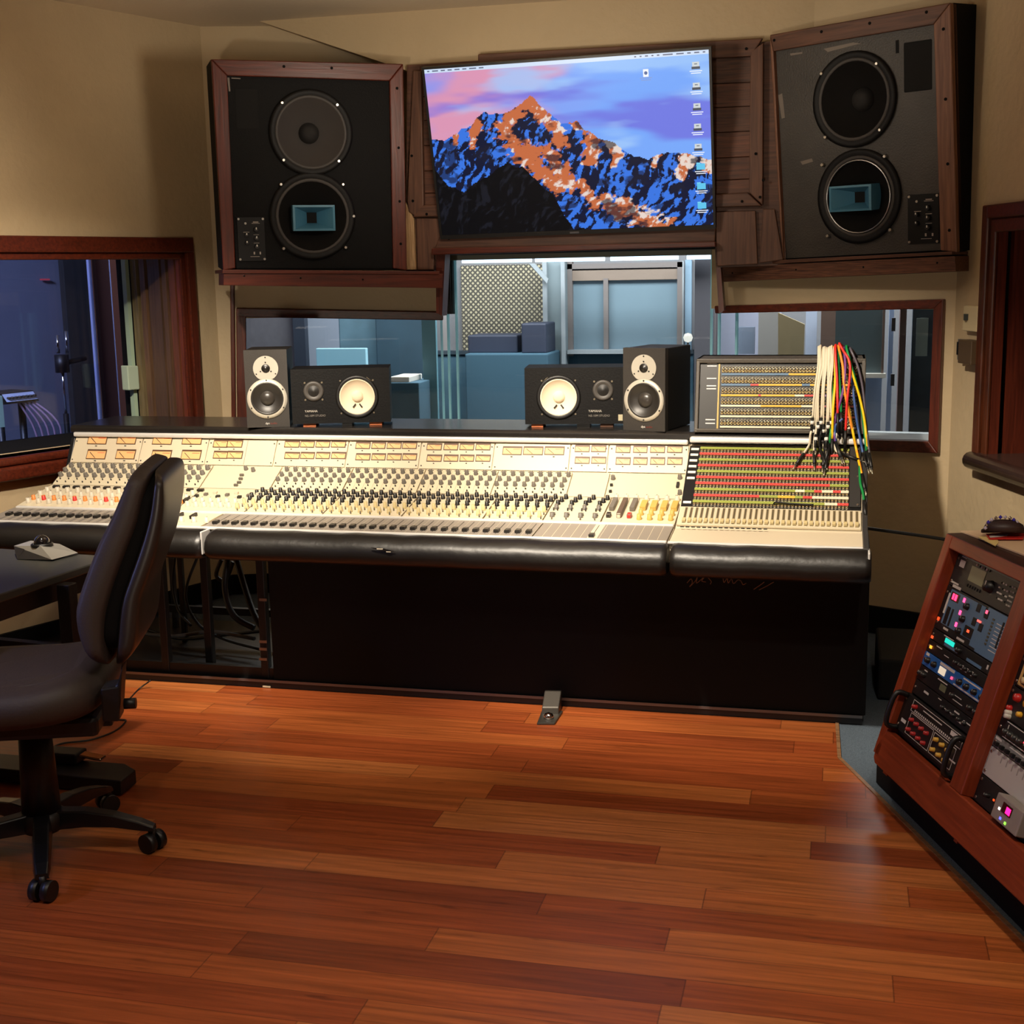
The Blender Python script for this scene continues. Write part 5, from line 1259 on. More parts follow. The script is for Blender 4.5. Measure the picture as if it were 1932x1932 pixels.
# ================================================================== NEARFIELD SPEAKERS
ZT = .9525
Rz = lambda a: Matrix.Rotation(radians(a), 4, 'Z')
FACE = Matrix(((1, 0, 0, 0), (0, 0, -1, 0), (0, 1, 0, 0), (0, 0, 0, 1)))   # local z of lathe -> out of the front (-y)
def fc(x, z, d=0): return Matrix(((1, 0, 0, x), (0, 0, -1, -d), (0, 1, 0, z), (0, 0, 0, 1)))
GRAPH = mat('graphite_cabinet', (48, 44, 40), .5, bump=.1, bscale=300); PLATE = mat('silver_plate', (196, 190, 176), .35, .25)
def tower(px, yaw, label):
    p = onz(px[0], px[1], ZT); M = Matrix.Translation(p) @ Rz(yaw)
    t = thing('nearfield_speaker', label, 'speaker', M=M, group='pair of upright speakers on the console')
    w, h, d = .17, .31, .26; k = dict(local=True)
    mb = MB(); cut = MB(); f_ = [(-w/2, 0), (w/2, 0), (w/2, h), (-w/2, h)]
    holed(mb, f_, [(0, .115, .0652)], lambda x, y: Vector((x, 0, y)), GRAPH)
    for i in range(4): a, b = f_[i], f_[(i+1) % 4]; mb.poly([(a[0], 0, a[1]), (b[0], 0, b[1]), (b[0], .03, b[1]), (a[0], .03, a[1])], GRAPH)
    mb.build('front_baffle', t, recalc=False, **k)
    mb = MB(); mb.box((-w/2+.001, .0305, .001), (w/2-.001, d, h-.001), mat('black_vinyl', (20, 19, 18), .5)); mb.build('cabinet', t, bevel=.003, **k)
    cz, tz_ = .115, .236
    mb = MB(); mb.lathe([(.080, 0), (.080, .003), (.0655, .004)], fc(0, cz), PLATE, 40, cap0=False, cap1=False); ring = mb.build('woofer_ring', t, **k)
    mb = MB(); mb.lathe([(.0655, .003), (.063, .007), (.058, .002), (.03, -.012), (.026, -.012)], fc(0, cz), mat('dark_cone', (40, 37, 34), .4), 40, cap0=False, cap1=False)
    mb.lathe([(.030, -.012), (.026, -.006), (.014, .0), (.0001, .002)], fc(0, cz), mat('dark_cap', (54, 50, 46), .3), 24, cap0=False); mb.build('woofer_cone', t, **k)
    for i in range(6):
        a = radians(30+60*i); mb = MB(); mb.lathe([(.003, .003), (.003, .0055)], fc(.0735*cos(a), cz+.0735*sin(a)), BLACK, 8); mb.build('screw', ring, **k)
    # keyhole-shaped tweeter plate
    out = []
    for i in range(33):
        a = radians(-52+284*i/32); out.append((.05*cos(a), tz_+.05*sin(a)))
    out += [(-.024, cz+.078), (.024, cz+.078)]
    mb = MB(); mb.prism([(x, -.0005, z) for x, z in out], (0, -.0025, 0), PLATE); tp_ = mb.build('tweeter_plate', t, **k)
    mb = MB(); mb.lathe([(.017, .003), (.017, .005), (.013, .004), (.008, .009), (.0001, .011)], fc(0, tz_), mat('dome_black', (28, 26, 24), .35), 24, cap0=False); mb.build('tweeter_dome', tp_, **k)
    for i in range(3):
        a = radians(90+120*i); mb = MB(); mb.lathe([(.003, .003), (.003, .0045)], fc(.024*cos(a), tz_+.024*sin(a)), BLACK, 8); mb.lathe([(.0028, .003), (.0028, .0045)], fc(.044*cos(a), tz_+.044*sin(a)), BLACK, 8); mb.build('screw', tp_, **k)
    mb = MB(); text_mb(mb, 'dyn', .012, fc(-.012, .012, .0006), WHITE); text_mb(mb, 'audio', .012, fc(.008, .012, .0006), mat('dim_red_print', (120, 50, 40), .5)); mb.build('lettering', t, **k)
    return t
tower((507, 806), 18, 'upright dark grey speaker at the left end of the console, two silver rings')
tower((1215, 813), -15, 'upright dark grey speaker beside the jack panel box, two silver rings')
NSB = mat('black_ash_veneer', (7, 6, 6), .5, bump=.1, bscale=120, spec=.25); WC = mat('white_paper_cone', (226, 208, 180), .75)
def flat(px, yaw, mir, label):
    p = onz(px[0], px[1], ZT+.013); M = Matrix.Translation(p) @ Rz(yaw)
    t = thing('studio_speaker', label, 'speaker', M=M, group='pair of horizontal white coned speakers on the console')
    w, h, d = .392, .218, .2; k = dict(local=True); s = -1 if mir else 1
    wx, wz, tx, tz_ = s*.065, .104, s*-.107, .13
    mb = MB(); mb.box((-w/2, .03, 0), (w/2, d, h), NSB); f_ = [(-w/2, 0), (w/2, 0), (w/2, h), (-w/2, h)]; holed(mb, f_, [(wx, wz, .0708)], lambda x, y: Vector((x, 0, y)), NSB)
    for i in range(4): a, b = f_[i], f_[(i+1) % 4]; mb.poly([(a[0], 0, a[1]), (b[0], 0, b[1]), (b[0], .03, b[1]), (a[0], .03, a[1])], NSB)
    mb.build('cabinet', t, recalc=False, **k)
    mb = MB(); mb.lathe([(.086, 0), (.086, .003), (.079, .006), (.071, .003)], fc(wx, wz), BLACK, 40, cap0=False, cap1=False); r = mb.build('woofer_frame', t, **k)
    mb = MB(); mb.lathe([(.071, .003), (.068, .005), (.066, .002), (.024, -.02), (.0225, -.019)], fc(wx, wz), WC, 40, cap0=False, cap1=False)
    mb.lathe([(.0235, -.02), (.022, -.014), (.012, -.009), (.0001, -.008)], fc(wx, wz), WC, 24, cap0=False); cone = mb.build('woofer_cone', t, **k)
    mb = MB()
    for sx in (-1, 1):
        mb.tube([fc(wx, wz, 0) @ Vector((sx*.008, -.03, -.010)), fc(wx, wz, 0) @ Vector((sx*.018, -.042, -.002))], .003, SLOT, 6)
    mb.build('lead_wire', cone, **k)
    mb = MB(); mb.lathe([(.04, 0), (.04, .003), (.032, .006), (.026, .002), (.016, .001)], fc(tx, tz_), mat('tweeter_grey_ring', (66, 62, 58) if not mir else (34, 32, 30), .5), 32, cap0=False, cap1=False)
    mb.lathe([(.026, .001), (.016, .003), (.008, .007), (.0001, .008)], fc(tx, tz_), mat('tweeter_dark', (24, 22, 21), .5), 24, cap0=False); mb.build('tweeter', t, **k)
    for i in range(4):
        a = radians(45+90*i); mb = MB(); mb.lathe([(.004, 0), (.004, .003)], fc(tx+.048*cos(a), tz_+.048*sin(a)), mat('dull_screw', (120, 110, 92), .4, .6), 8); mb.lathe([(.0035, 0), (.0035, .003)], fc(wx+.092*cos(a), wz+.092*sin(a)), MATS['dull_screw'], 8); mb.build('screw', t, **k)
    mb = MB(); x0 = -.146 if not mir else .05
    text_mb(mb, 'YAMAHA', .0125, fc(x0, .046, .0006), mat('print_grey', (190, 184, 172), .5)); text_mb(mb, 'NS-10M STUDIO', .0115, fc(x0, .028, .0006), mat('print_dim', (120, 114, 106), .5)); mb.build('lettering', t, **k)
    if mir:
        mb = MB(); mb.box((.165, -.0006, .012), (.182, .0001, .036), mat('aged_sticker', (178, 168, 138), .6)); mb.build('sticker', t, **k)
    mb = MB(); mb.tube([fc(wx, wz, 0) @ Vector((-.05, .062, .004)), fc(wx, wz, 0) @ Vector((-.03, .074, .004))] if mir is None else [fc(wx, wz, 0) @ Vector((s*.04, .078, .003)), fc(wx, wz, 0) @ Vector((s*.062, .06, .003))], .0015, MATS['dull_screw'], 5); mb.build('grille_clip', t, **k)
    FOAM = mat('orange_foam', (196, 112, 70), .8)
    for i, (x, c, ww) in enumerate(((-.13, FOAM, .05), (.02, BLACK, .04), (.135, FOAM, .05)) if not mir else ((-.15, FOAM, .045), (.03, BLACK, .05), (.12, mat('brown_foam', (96, 66, 50), .8), .05))):
        mb = MB(); mb.box((x-ww/2, .01, -.0125), (x+ww/2, .15, -.0003), c)
        mb.v = [M @ v for v in mb.v]; o = mb.build('foam_pad')
        pos = ('left', 'middle', 'right')[i]
        colr = 'black' if c is BLACK else ('brown' if i == 2 and mir else 'orange')
        tag(o, '%s pad under the %s of the horizontal speaker on the console\'s %s' % (colr, pos+(' end' if pos != 'middle' else ''), 'right' if mir else 'left'), 'foam pad', 'pads under the horizontal speakers')
    return t
flat((645, 798), 17, False, 'black horizontal speaker with a white cone, left pair on the console')
flat((1086, 800), 8, True, 'black horizontal speaker with a white cone, right pair beside the jack panel box')

# ================================================================== OUTBOARD RACK
RP = Vector((.13, 3.743, .1)); RKU = PUV(RP, -70, -17); RK = RKU.M; rk = lambda x, y: RKU.uv(x, y)
U0, U1, V1 = -.05, .985, .727
nh = Vector((RKU.n.x, RKU.n.y, 0)).normalized()
rack = thing('equipment_rack', 'sloping reddish wooden rack cabinet full of studio units at the right edge', 'rack cabinet', M=RK @ T(.4, 0, -.2))
W_ = lambda u, v, w=0: RK @ Vector((u, v, w))
def rbox(u0, u1, v0, v1, w0, w1, m, name, parent=rack, bevel=.003):
    mb = MB(); mb.box((u0, v0, w0), (u1, v1, w1), m, RK); return mb.build(name, parent, bevel=bevel)
uA0, uA1, uB0, vB, vT = U0+.04, .405, .472, .135, V1-.037
rbox(U0, uA0, .055, V1, -.05, 0, RACKWOOD, 'stile'); rbox(uA1, uB0, vB, V1-.0, -.05, 0, RACKWOOD, 'stile')
rbox(U1-.05, U1, vB, V1, -.05, 0, RACKWOOD, 'stile')
RWH = wood('cherry_rack_rail', (136, 56, 28), (112, 42, 20), .38, 'X')
rbox(uA0, U1, vT, V1, -.05, .0, RWH, 'rail')
vb0 = rk(1645, 1435)[1]; vb1 = rk(1932, 1710)[1]; ub1 = rk(1932, 1710)[0]; ve = vb0+(vb1-vb0)*(U1-uA0)/(ub1-uA0)
mb = MB(); mb.prism([W_(U0+.008, .075), W_(uA0, vB), W_(U1, vB), W_(U1, ve), W_(uA0-.01, vb0), W_(U0+.012, vb0+.012)], -RKU.n*-1*-.03 if False else (RK.to_3x3() @ Vector((0, 0, -.03))), RWH); mb.build('plinth_board', rack, bevel=.004)
back = -nh*.42
def side(u, th, m, name):
    a, b_ = W_(u, .0, -.05), W_(u, V1, -.05); c = Vector((b_.x, b_.y, b_.z))+back*1.0; 
    bt = a+back*1.35
    uvec = RK.to_3x3() @ Vector((th, 0, 0))
    mb = MB(); mb.prism([a, b_, Vector((c.x, c.y, b_.z)), Vector((bt.x, bt.y, a.z))], uvec, m); return mb.build(name, rack)
side(U0, .03, RACKWOOD, 'side_panel'); side(uA1+.02, .02, RACKWOOD, 'divider'); side(U1-.03, .03, RACKWOOD, 'side_panel')
a, b_ = W_(U0, V1), W_(U1, V1)
mb = MB(); mb.prism([a, b_, b_+back*1.1, a+back*1.1], (0, 0, -.02), wood('dark_rack_top', (72, 44, 34), (48, 28, 22), .4, 'X')); mb.build('top_board', rack, bevel=.003)
a = onz(1653, 1476); b_ = onz(1932, 1757); b_ = a+(b_-a)*(U1+.02)/(b_-a).length
mb = MB(); mb.prism([a, b_, b_-nh*.3, a-nh*.3], (0, 0, .13), MATT); mb.build('recessed_base', rack)
rbox(uA0-.01, U1-.03, vB-.02, V1-.01, -.34, -.33, MATT, 'back_board')
for u in (uA0+.004, uA1-.004, uB0+.004):
    rbox(u-.004, u+.004, vB, vT, -.05, -.034, BLACK, 'rack_rail')
# paper, clipboard and oddments on the top
zt_ = W_(0, V1).z
def topq(px, z): return [onz(x, y, z) for x, y in px]
mb = MB(); mb.prism(topq([(1812, 1004), (1900, 1001), (2010, 1040), (2000, 1078), (1940, 1052)], zt_+.001), (0, 0, .004), mat('cream_paper', (226, 196, 160), .6)); o = mb.build('paper_sheet')
tag(o, 'cream sheets of paper lying on the rack top beneath the magazine', 'paper')
mb = MB(); mb.prism(topq([(1845, 1014), (1880, 1010), (1884, 1024), (1878, 1031)], zt_+.006), (0, 0, .002), mat('yellow_note', (238, 214, 140), .6)); o = mb.build('note'); tag(o, 'yellowish note by the front edge of the papers on the rack', 'paper')
mb = MB(); mb.prism(topq([(1860, 1010), (1905, 1006), (1936, 1010), (1930, 1018), (1866, 1018)], zt_+.009), (0, 0, .004), mat('red_magazine', (196, 40, 36), .35)); o = mb.build('magazine'); tag(o, 'red and white magazine under the dark clip on the rack', 'magazine')
mb = MB(); mb.prism(topq([(1866, 1011.5), (1902, 1008.5), (1900, 1011.5), (1868, 1014.5)], zt_+.0132), (0, 0, .0008), WHITE); mb.build('white_panel', o)
# dark clip board with beads
c = onz(1888, 1006, zt_+.014)
mb = MB()
q = [onz(x, y, zt_+.016) for x, y in ((1850, 1006), (1932, 1004), (1926, 997), (1868, 999))]
mb.prism(q, (0, 0, .012), mat('dark_brown_leather', (58, 40, 38), .5)); t = mb.build('pouch', bevel=.003)
tag(t, 'dark brown pouch with a beaded blue and silver rim on the papers', 'pouch')
mb = MB(); cq = onz(1894, 1000, zt_+.028); mb.lathe([(.055, 0), (.05, .018), (.03, .03), (.0001, .033)], Matrix.Translation(cq) @ Matrix.Diagonal((1, .6, .9, 1)), MATS['dark_brown_leather'], 20); mb.build('flap', t)
for i in range(12):
    a = pi*i/11; p = cq+cr*(.052*cos(a)*.9-.006)+Z*(.008+.034*sin(a)*.9)-cu*0
    mb = MB(); mb.lathe([(.0001, -.006), (.006, 0), (.0001, .006)], Matrix.Translation(p-Vector((0, .012, 0))), (mat('blue_bead', (70, 60, 190), .15), CHROME, mat('pale_bead', (210, 200, 220), .2))[i % 3], 8); mb.build('bead', t)

# rack units --------------------------------------------------------
SILK = mat('silk_white', (206, 200, 190), .5); UNITBLK = mat('unit_black', (24, 23, 22), .42); UNITGR = mat('unit_charcoal', (38, 37, 36), .42)
BLUEP = mat('unit_slate_blue', (88, 122, 152), .42); BLUEC = mat('unit_royal_blue', (40, 98, 168), .4)
class Unit:
    def __init__(s, name, label, u0, u1, v0, v1, m, cat='rack unit', w=-.034, th=.012, body=.2):
        s.u0, s.v0, s.W, s.H, s.w = u0, v0, u1-u0, v1-v0, w
        s.M = RK @ T(u0, v0, w); s.t = thing(name, label, cat, M=s.M, group='studio units in the rack')
        mb = MB(); mb.box((0, .0008, -th), (s.W, s.H-.0008, 0), m); s.p = mb.build('front_panel', s.t, local=True, bevel=.0015)
        mb = MB(); mb.box((.02, .003, -body), (s.W-.02, s.H-.003, -th-.0005), MATT); mb.build('chassis', s.t, local=True)
        for fu in (.012, s.W-.012):
            for fv in ((.5,) if s.H < .06 else (.15, .85)):
                mb = MB(); mb.lathe([(.004, 0), (.004, .002)], T(fu, s.H*fv), SCREW, 8); mb.build('screw', s.t, local=True)
    def box(s, name, u, v, w, h, d, m, bevel=0, parent=None, d0=0):
        mb = MB(); mb.box((u*s.W-w/2, v*s.H-h/2, d0), (u*s.W+w/2, v*s.H+h/2, d), m); return mb.build(name, parent or s.t, local=True, bevel=bevel)
    def knob(s, u, v, r, m, h=.014, cap=None, name='knob'):
        mb = MB(); mb.lathe([(r*1.1, 0), (r, h*.3), (r*.85, h), (.0001, h*1.02, cap or m)], T(u*s.W, v*s.H), m, 14, cap0=False)
        mb.box((u*s.W-r*.08, v*s.H+r*.1, h), (u*s.W+r*.08, v*s.H+r*.8, h*1.04), SILK); return mb.build(name, s.t, local=True)
    def marks(s, L, m=None):
        mb = MB()
        for u, v, w, h in L: mb.box((u*s.W-w/2, v*s.H-h/2, 0), (u*s.W+w/2, v*s.H+h/2, .0006), m or SILK)
        mb.build('printing', s.t, local=True)
A0, A1 = uA0, uA1
# 1 synth style processor
n = Unit('effects_processor', 'charcoal two-high unit with grey green display and big dial, topmost in the left rack bay', A0, A1, .592, .686, UNITGR)
o = n.box('display', .34, .60, .085, .042, .0012, mat('lcd_grey_green', (112, 116, 88), .3))
n.knob(.55, .5, .0165, BLACK, .018, name='data_dial')
n.box('top_trim', .5, .97, n.W*.86, .004, .002, mat('trim_grey_blue', (84, 96, 98), .4)); n.marks([(.1, .96, .028, .006), (.08, .12, .05, .005), (.13, .03, .05, .008), (.1, .74, .03, .02)])
mb = MB()
for i in range(4):
    for j in range(4): mb.box((n.W*(.66+.035*i)-.004, n.H*(.3+.15*j)-.002, 0), (n.W*(.66+.035*i)+.004, n.H*(.3+.15*j)+.002, .003), SILK if (i+j) % 3 else UNITBLK)
    for j in range(5): mb.box((n.W*(.81+.03*(i % 2))-.004, n.H*(.25+.13*j)-.002, 0), (n.W*(.81+.03*(i % 2))+.004, n.H*(.25+.13*j)+.002, .003), SILK)
    mb.box((n.W*.93-.004, n.H*(.35+.13*i)-.002, 0), (n.W*.93+.004, n.H*(.35+.13*i)+.002, .003), SILK)
for i in range(6):
    mb.box((n.W*(.26+.035*i)-.003, n.H*.24-.004, 0), (n.W*(.26+.035*i)+.003, n.H*.24+.004, .003), BLACK); mb.box((n.W*(.3+.035*i)-.003, n.H*.9-.003, 0), (n.W*(.3+.035*i)+.003, n.H*.9+.003, .003), BLACK if i % 2 else SILK)
mb.build('key_group', n.t, local=True)
# 2 blue dynamics module frame
n = Unit('dynamics_module', 'slate blue and black unit with red number readouts, second in the left rack bay', A0, A1, .462, .591, UNITBLK)
n.box('blue_plate', .33, .56, n.W*.5, n.H*.78, .0015, BLUEP); n.box('blue_plate', .80, .5, n.W*.37, n.H*.96, .0015, BLUEP); n.box('blue_plate', .58, .42, n.W*.1, n.H*.7, .0014, BLUEP)
n.box('readout_window', .16, .82, .05, .024, .0022, mat('readout_dark_red', (60, 8, 14), .3)); 
o = n.box('readout', .135, .82, .010, .017, .003, led((255, 40, 80), 5), d0=.0023); n.box('readout', .175, .82, .012, .017, .003, led((255, 40, 80), 5), d0=.0023)
n.box('side_label', .075, .62, .010, .06, .002, SILK); n.box('slider_well', .13, .38, .02, .05, .0022, BLACK); n.box('slider_well', .19, .38, .010, .05, .0022, BLACK)
for v in (.8, .52, .25): n.knob(.36, v-.03, .0095, BLACK, .012); n.box('meter_light', .29, v+.06, .010, .012, .003, led((255, 60, 110), 4))
for u, v in ((.5, .86), (.62, .82), (.5, .56), (.6, .52)): n.box('button', u, v, .022, .022, .0028, BLACK, .001)
n.box('button_light', .615, .87, .011, .009, .0034, led((255, 70, 100), 3)); n.box('button_light', .56, .62, .02, .005, .0034, led((255, 80, 70), 3)); n.box('button_light', .47, .32, .012, .007, .0034, led((255, 70, 40), 3)); n.box('button_light', .03, .22, .010, .009, .002, led((255, 70, 30), 2))
n.box('button', .47, .3, .05, .03, .0026, BLACK, .001)
mb = MB()
for i in range(8): mb.box((n.W*.72-.004, n.H*(.28+.075*i)-.003, .0015), (n.W*.72+.006, n.H*(.28+.075*i)+.002, .003), mat('key_olive', (84, 80, 60), .5)); mb.box((n.W*.82-.02, n.H*(.2+.08*i)-.001, .0015), (n.W*.82+.02, n.H*(.2+.08*i)+.001, .0022), SILK)
mb.box((n.W*.84, n.H*.3, .0015), (n.W*.86, n.H*.85, .0026), BLACK)
mb.build('key_group', n.t, local=True)
n.marks([(.17, .1, .03, .006), (.4, .07, .045, .006), (.49, .8, .016, .006), (.62, .72, .016, .006), (.7, .08, .012, .008), (.77, .07, .012, .008), (.84, .09, .012, .008)])
# 3 effects unit
n = Unit('reverb_unit', 'black unit with small glowing teal display, third in the left rack bay', A0, A1, .428, .461, UNITBLK)
n.box('display', .28, .62, .055, .013, .0012, led((30, 190, 170), 1.6)); n.box('blue_stripe', .32, .28, .085, .008, .001, BLUEP); n.box('blue_stripe', .66, .2, .085, .008, .001, BLUEP)
n.marks([(.25, .92, .06, .003), (.83, .55, .008, .012), (.88, .5, .008, .012)]); n.box('lamp', .03, .2, .012, .008, .002, led((220, 80, 40), 1.5)); n.knob(.45, .5, .008, BLACK)
# 4 black equaliser
n = Unit('black_preamp', 'black one-high unit with an amber lamp, above the bright blue unit', A0, A1, .392, .427, UNITBLK)
n.box('lamp', .06, .45, .010, .008, .003, led((255, 140, 40), 3)); n.marks([(.17, .8, .035, .003), (.3, .5, .03, .002), (.6, .6, .1, .002), (.6, .3, .1, .002), (.93, .55, .03, .006)]); n.box('brand_strip', .94, .7, .03, .008, .002, mat('orange_strip', (180, 70, 36), .5))
for u in (.45, .52, .59, .66, .73): n.knob(u, .5, .007, BLACK, .01)
# 5 blue compressor
n = Unit('blue_compressor', 'bright blue one-high unit with small lit meter and black knobs in the left rack bay', A0, A1, .35, .391, BLUEC)
for u in (.09, .19, .58, .68, .79, .90): n.knob(u, .5, .0085, BLACK, .011)
n.box('meter', .31, .42, .038, .02, .002, emis('lit_meter_cream', (250, 226, 196), .8)); n.box('lamp', .46, .4, .007, .007, .003, led((255, 60, 90), 3))
n.marks([(.36, .84, .09, .008), (.72, .86, .1, .004), (.62, .14, .1, .004), (.8, .13, .07, .004), (.05, .85, .02, .008), (.95, .2, .03, .005)])
# 6, 7 black units
n = Unit('delay_unit', 'black one-high unit with small grey display, just below the bright blue unit', A0, A1, .306, .349, UNITBLK)
n.box('display', .39, .5, .036, .018, .001, MATS['lcd_grey_green']); n.marks([(.36, .85, .06, .003), (.1, .8, .02, .003), (.6, .6, .05, .002), (.62, .3, .06, .002)])
for u in (.05, .1, .55, .8, .88): n.knob(u, .5, .008, UNITBLK, .012)
n = Unit('patch_unit', 'black one-high unit with rows of tiny marks, just above the unit with handles', A0, A1, .262, .305, UNITBLK)
n.marks([(.2, .6, .03, .006), (.4, .8, .02, .002), (.55, .5, .08, .002), (.66, .75, .03, .004), (.72, .35, .03, .004), (.84, .6, .06, .003), (.94, .3, .02, .008)])
for u in (.48, .56, .64, .72, .8): n.knob(u, .5, .006, UNITBLK, .01)
# 8 preamp with handles
n = Unit('tube_preamp', 'black unit with big black handles and red and yellow knobs, bottom of left bay', A0-.0, A1-.0, .15, .261, UNITBLK, w=-.02)
for u in (.035, .955):
    mb = MB(); x = u*n.W; mb.tube(smoothpts([(x, n.H*.06, 0), (x, n.H*.07, .035), (x, n.H*.5, .042), (x, n.H*.93, .035), (x, n.H*.94, 0)], 4), .008, BLACK, 8); mb.build('handle', n.t, local=True)
mb = MB()
for (u0_, u1_, v0_, v1_) in ((.14, .9, .66, .95), (.16, .52, .08, .62), (.54, .86, .08, .6)):
    for a, b_ in (((u0_, v0_), (u1_, v0_)), ((u1_, v0_), (u1_, v1_)), ((u1_, v1_), (u0_, v1_)), ((u0_, v1_), (u0_, v0_))):
        x0, x1 = sorted((a[0]*n.W, b_[0]*n.W)); y0, y1 = sorted((a[1]*n.H, b_[1]*n.H)); mb.box((x0-.0008, y0-.0008, 0), (x1+.0008, y1+.0008, .0006), SILK)
for k in range(22): mb.box((n.W*(.2+.028*k)-.003, n.H*.69, .0001), (n.W*(.2+.028*k)+.003, n.H*.74, .0007), SILK)
mb.build('printing', n.t, local=True)
REDKK = mat('knob_dark_red', (170, 36, 36), .4); YELKK = mat('knob_amber', (206, 160, 60), .4)
for j, v in enumerate((.48, .22)):
    for k in range(4): n.knob(.21+.082*k, v-.01*k, .0058, REDKK, .012, name='red_knob')
    for k in range(3): n.knob(.6+.092*k, v-.01*k, .0062, YELKK, .012, name='amber_knob')
n.knob(.2, .82, .006, REDKK); n.box('lamp', .86, .9, .008, .006, .002, led((180, 60, 120), 1)); n.marks([(.45, .86, .12, .003), (.8, .86, .06, .012), (.84, .3, .05, .004), (.09, .3, .03, .01)])
rbox(A0, A1, vB+.0, .149, -.046, -.034, BLACK, 'blank_panel')
# right bay
B0, B1 = uB0, .932
def vpx(x, y): return rk(x, y)[1]
v_ = [vpx(1932, 1182), vpx(1908, 1232), vpx(1888, 1292), vpx(1872, 1352), vpx(1862, 1385), vpx(1852, 1408), vpx(1830, 1458), vpx(1815, 1500)]
B0v = lambda x, y: rk(x, y)
n = Unit('channel_strip', 'black unit with pale round knobs at the top of the right rack bay', B0, B1, .605, .686, UNITBLK)
for k in range(4): n.knob(.12+.16*k, .62, .009, mat('knob_bone', (206, 200, 176), .4)); n.knob(.08+.16*k, .25, .009, MATS['knob_bone'])
n = Unit('limiter_unit', 'black unit with bone coloured knobs above the tan framed unit, right rack bay', B0, B1, .528, .604, UNITBLK)
for k in range(4): n.knob(.07+.17*k, .78, .009, MATS['knob_bone']); n.knob(.05+.17*k, .34, .0085, MATS['knob_bone'])
n = Unit('valve_unit', 'black unit with a tan outlined box of golden knobs, right rack bay', B0, B1, .445, .527, UNITBLK)
TANF = mat('tan_outline', (206, 164, 98), .5)
mb = MB()
for a, b_ in (((.05, .08), (.95, .14)), ((.05, .9), (.95, .96)), ((.05, .08), (.065, .96)), ((.93, .08), (.95, .96))): mb.box((a[0]*n.W, a[1]*n.H, 0), (b_[0]*n.W, b_[1]*n.H, .003), TANF)
mb.build('tan_outline', n.t, local=True)
GOLDK = mat('knob_gold_bone', (206, 178, 128), .35)
for k in range(6): n.knob(.12+.09*k, .7, .009, GOLDK); n.knob(.12+.09*k, .3, .009, GOLDK)
n = Unit('colour_equalizer', 'black unit with red, yellow, green and white knobs, right rack bay', B0, B1, .361, .444, UNITBLK)
KC = [mat('knob_red', (190, 34, 30), .4), mat('knob_yellow', (226, 170, 40), .4), mat('knob_green', (30, 108, 60), .4), mat('knob_white', (206, 200, 186), .4), mat('knob_blue', (50, 110, 170), .4)]
for k in range(5): n.knob(.1+.11*k, .74, .0105, KC[k], .012); n.knob(.06+.11*k, .34, .007, KC[k], .011)
n.knob(.07, .2, .007, KC[3]); n.knob(.075, .1, .007, KC[3])
n = Unit('gate_unit', 'black unit with a red lamp above the grey lever unit, right rack bay', B0, B1, .312, .36, UNITBLK)
n.box('lamp', .3, .45, .011, .009, .003, led((255, 50, 60), 4)); n.marks([(.4, .92, .3, .002), (.4, .1, .3, .002), (.1, .5, .003, .03)])
for k in range(9): n.knob(.1+.05*k+(.03 if k > 3 else 0), .42, .008, UNITGR, .012)
n = Unit('lever_unit', 'grey unit with a row of black levers above the blank white panel', B0, B1, .281, .311, mat('unit_grey', (120, 118, 114), .4))
mb = MB()
for k in range(14): mb.box((n.W*(.06+.06*k)-.006, n.H*.2, 0), (n.W*(.06+.06*k)+.006, n.H*.55, .01), BLACK)
mb.build('lever_row', n.t, local=True, bevel=.001); n.marks([(.05, .8, .03, .006), (.5, .8, .3, .003)])
n = Unit('blank_panel', 'plain pale grey blank panel with faint ticks in the right rack bay', B0, B1, .205, .28, mat('pale_blank', (178, 172, 166), .45))
mb = MB()
for k in range(9): mb.box((n.W*(.14+.06*k)-.002, n.H*.68, 0), (n.W*(.14+.06*k)+.002, n.H*.92, .0006), mat('tick_grey', (140, 134, 130), .5))
mb.build('tick_marks', n.t, local=True)
n = Unit('headphone_amplifier', 'black unit with tiny lamps at the bottom of the right rack bay', B0, B1, vB-.002, .204, UNITBLK, body=.1)
n.box('lamp', .2, .5, .006, .005, .002, led((230, 80, 30), 1.5)); n.knob(.14, .5, .006, BLACK); n.knob(.27, .5, .006, CHROME)
# little grey box with red display
p = rk(1898, 1540)
M = RK @ T(B0+.155, vB+.012, .002)
t = thing('small_display_box', 'small grey box with a glowing red display, low in the right rack bay', 'display unit', M=M)
mb = MB(); mb.box((0, 0, -.034), (.125, .062, .0), mat('box_warm_grey', (136, 126, 120), .4)); mb.build('case', t, local=True, bevel=.003)
mb = MB(); mb.box((.038, .028, 0), (.082, .052, .0015), mat('red_window', (60, 6, 16), .3)); d_ = mb.build('display', t, local=True)
mb = MB(); mb.box((.058, .031, .0016), (.078, .047, .002), led((255, 20, 100), 5)); mb.build('digits', d_, local=True)
for x, y, c in ((.045, .012, (90, 90, 255)), (.07, .01, (120, 230, 60)), (.028, .03, (255, 240, 230))): mb = MB(); mb.box((x-.0035, y-.003, 0), (x+.0035, y+.003, .0012), led(c, 3)); mb.build('lamp', t, local=True)

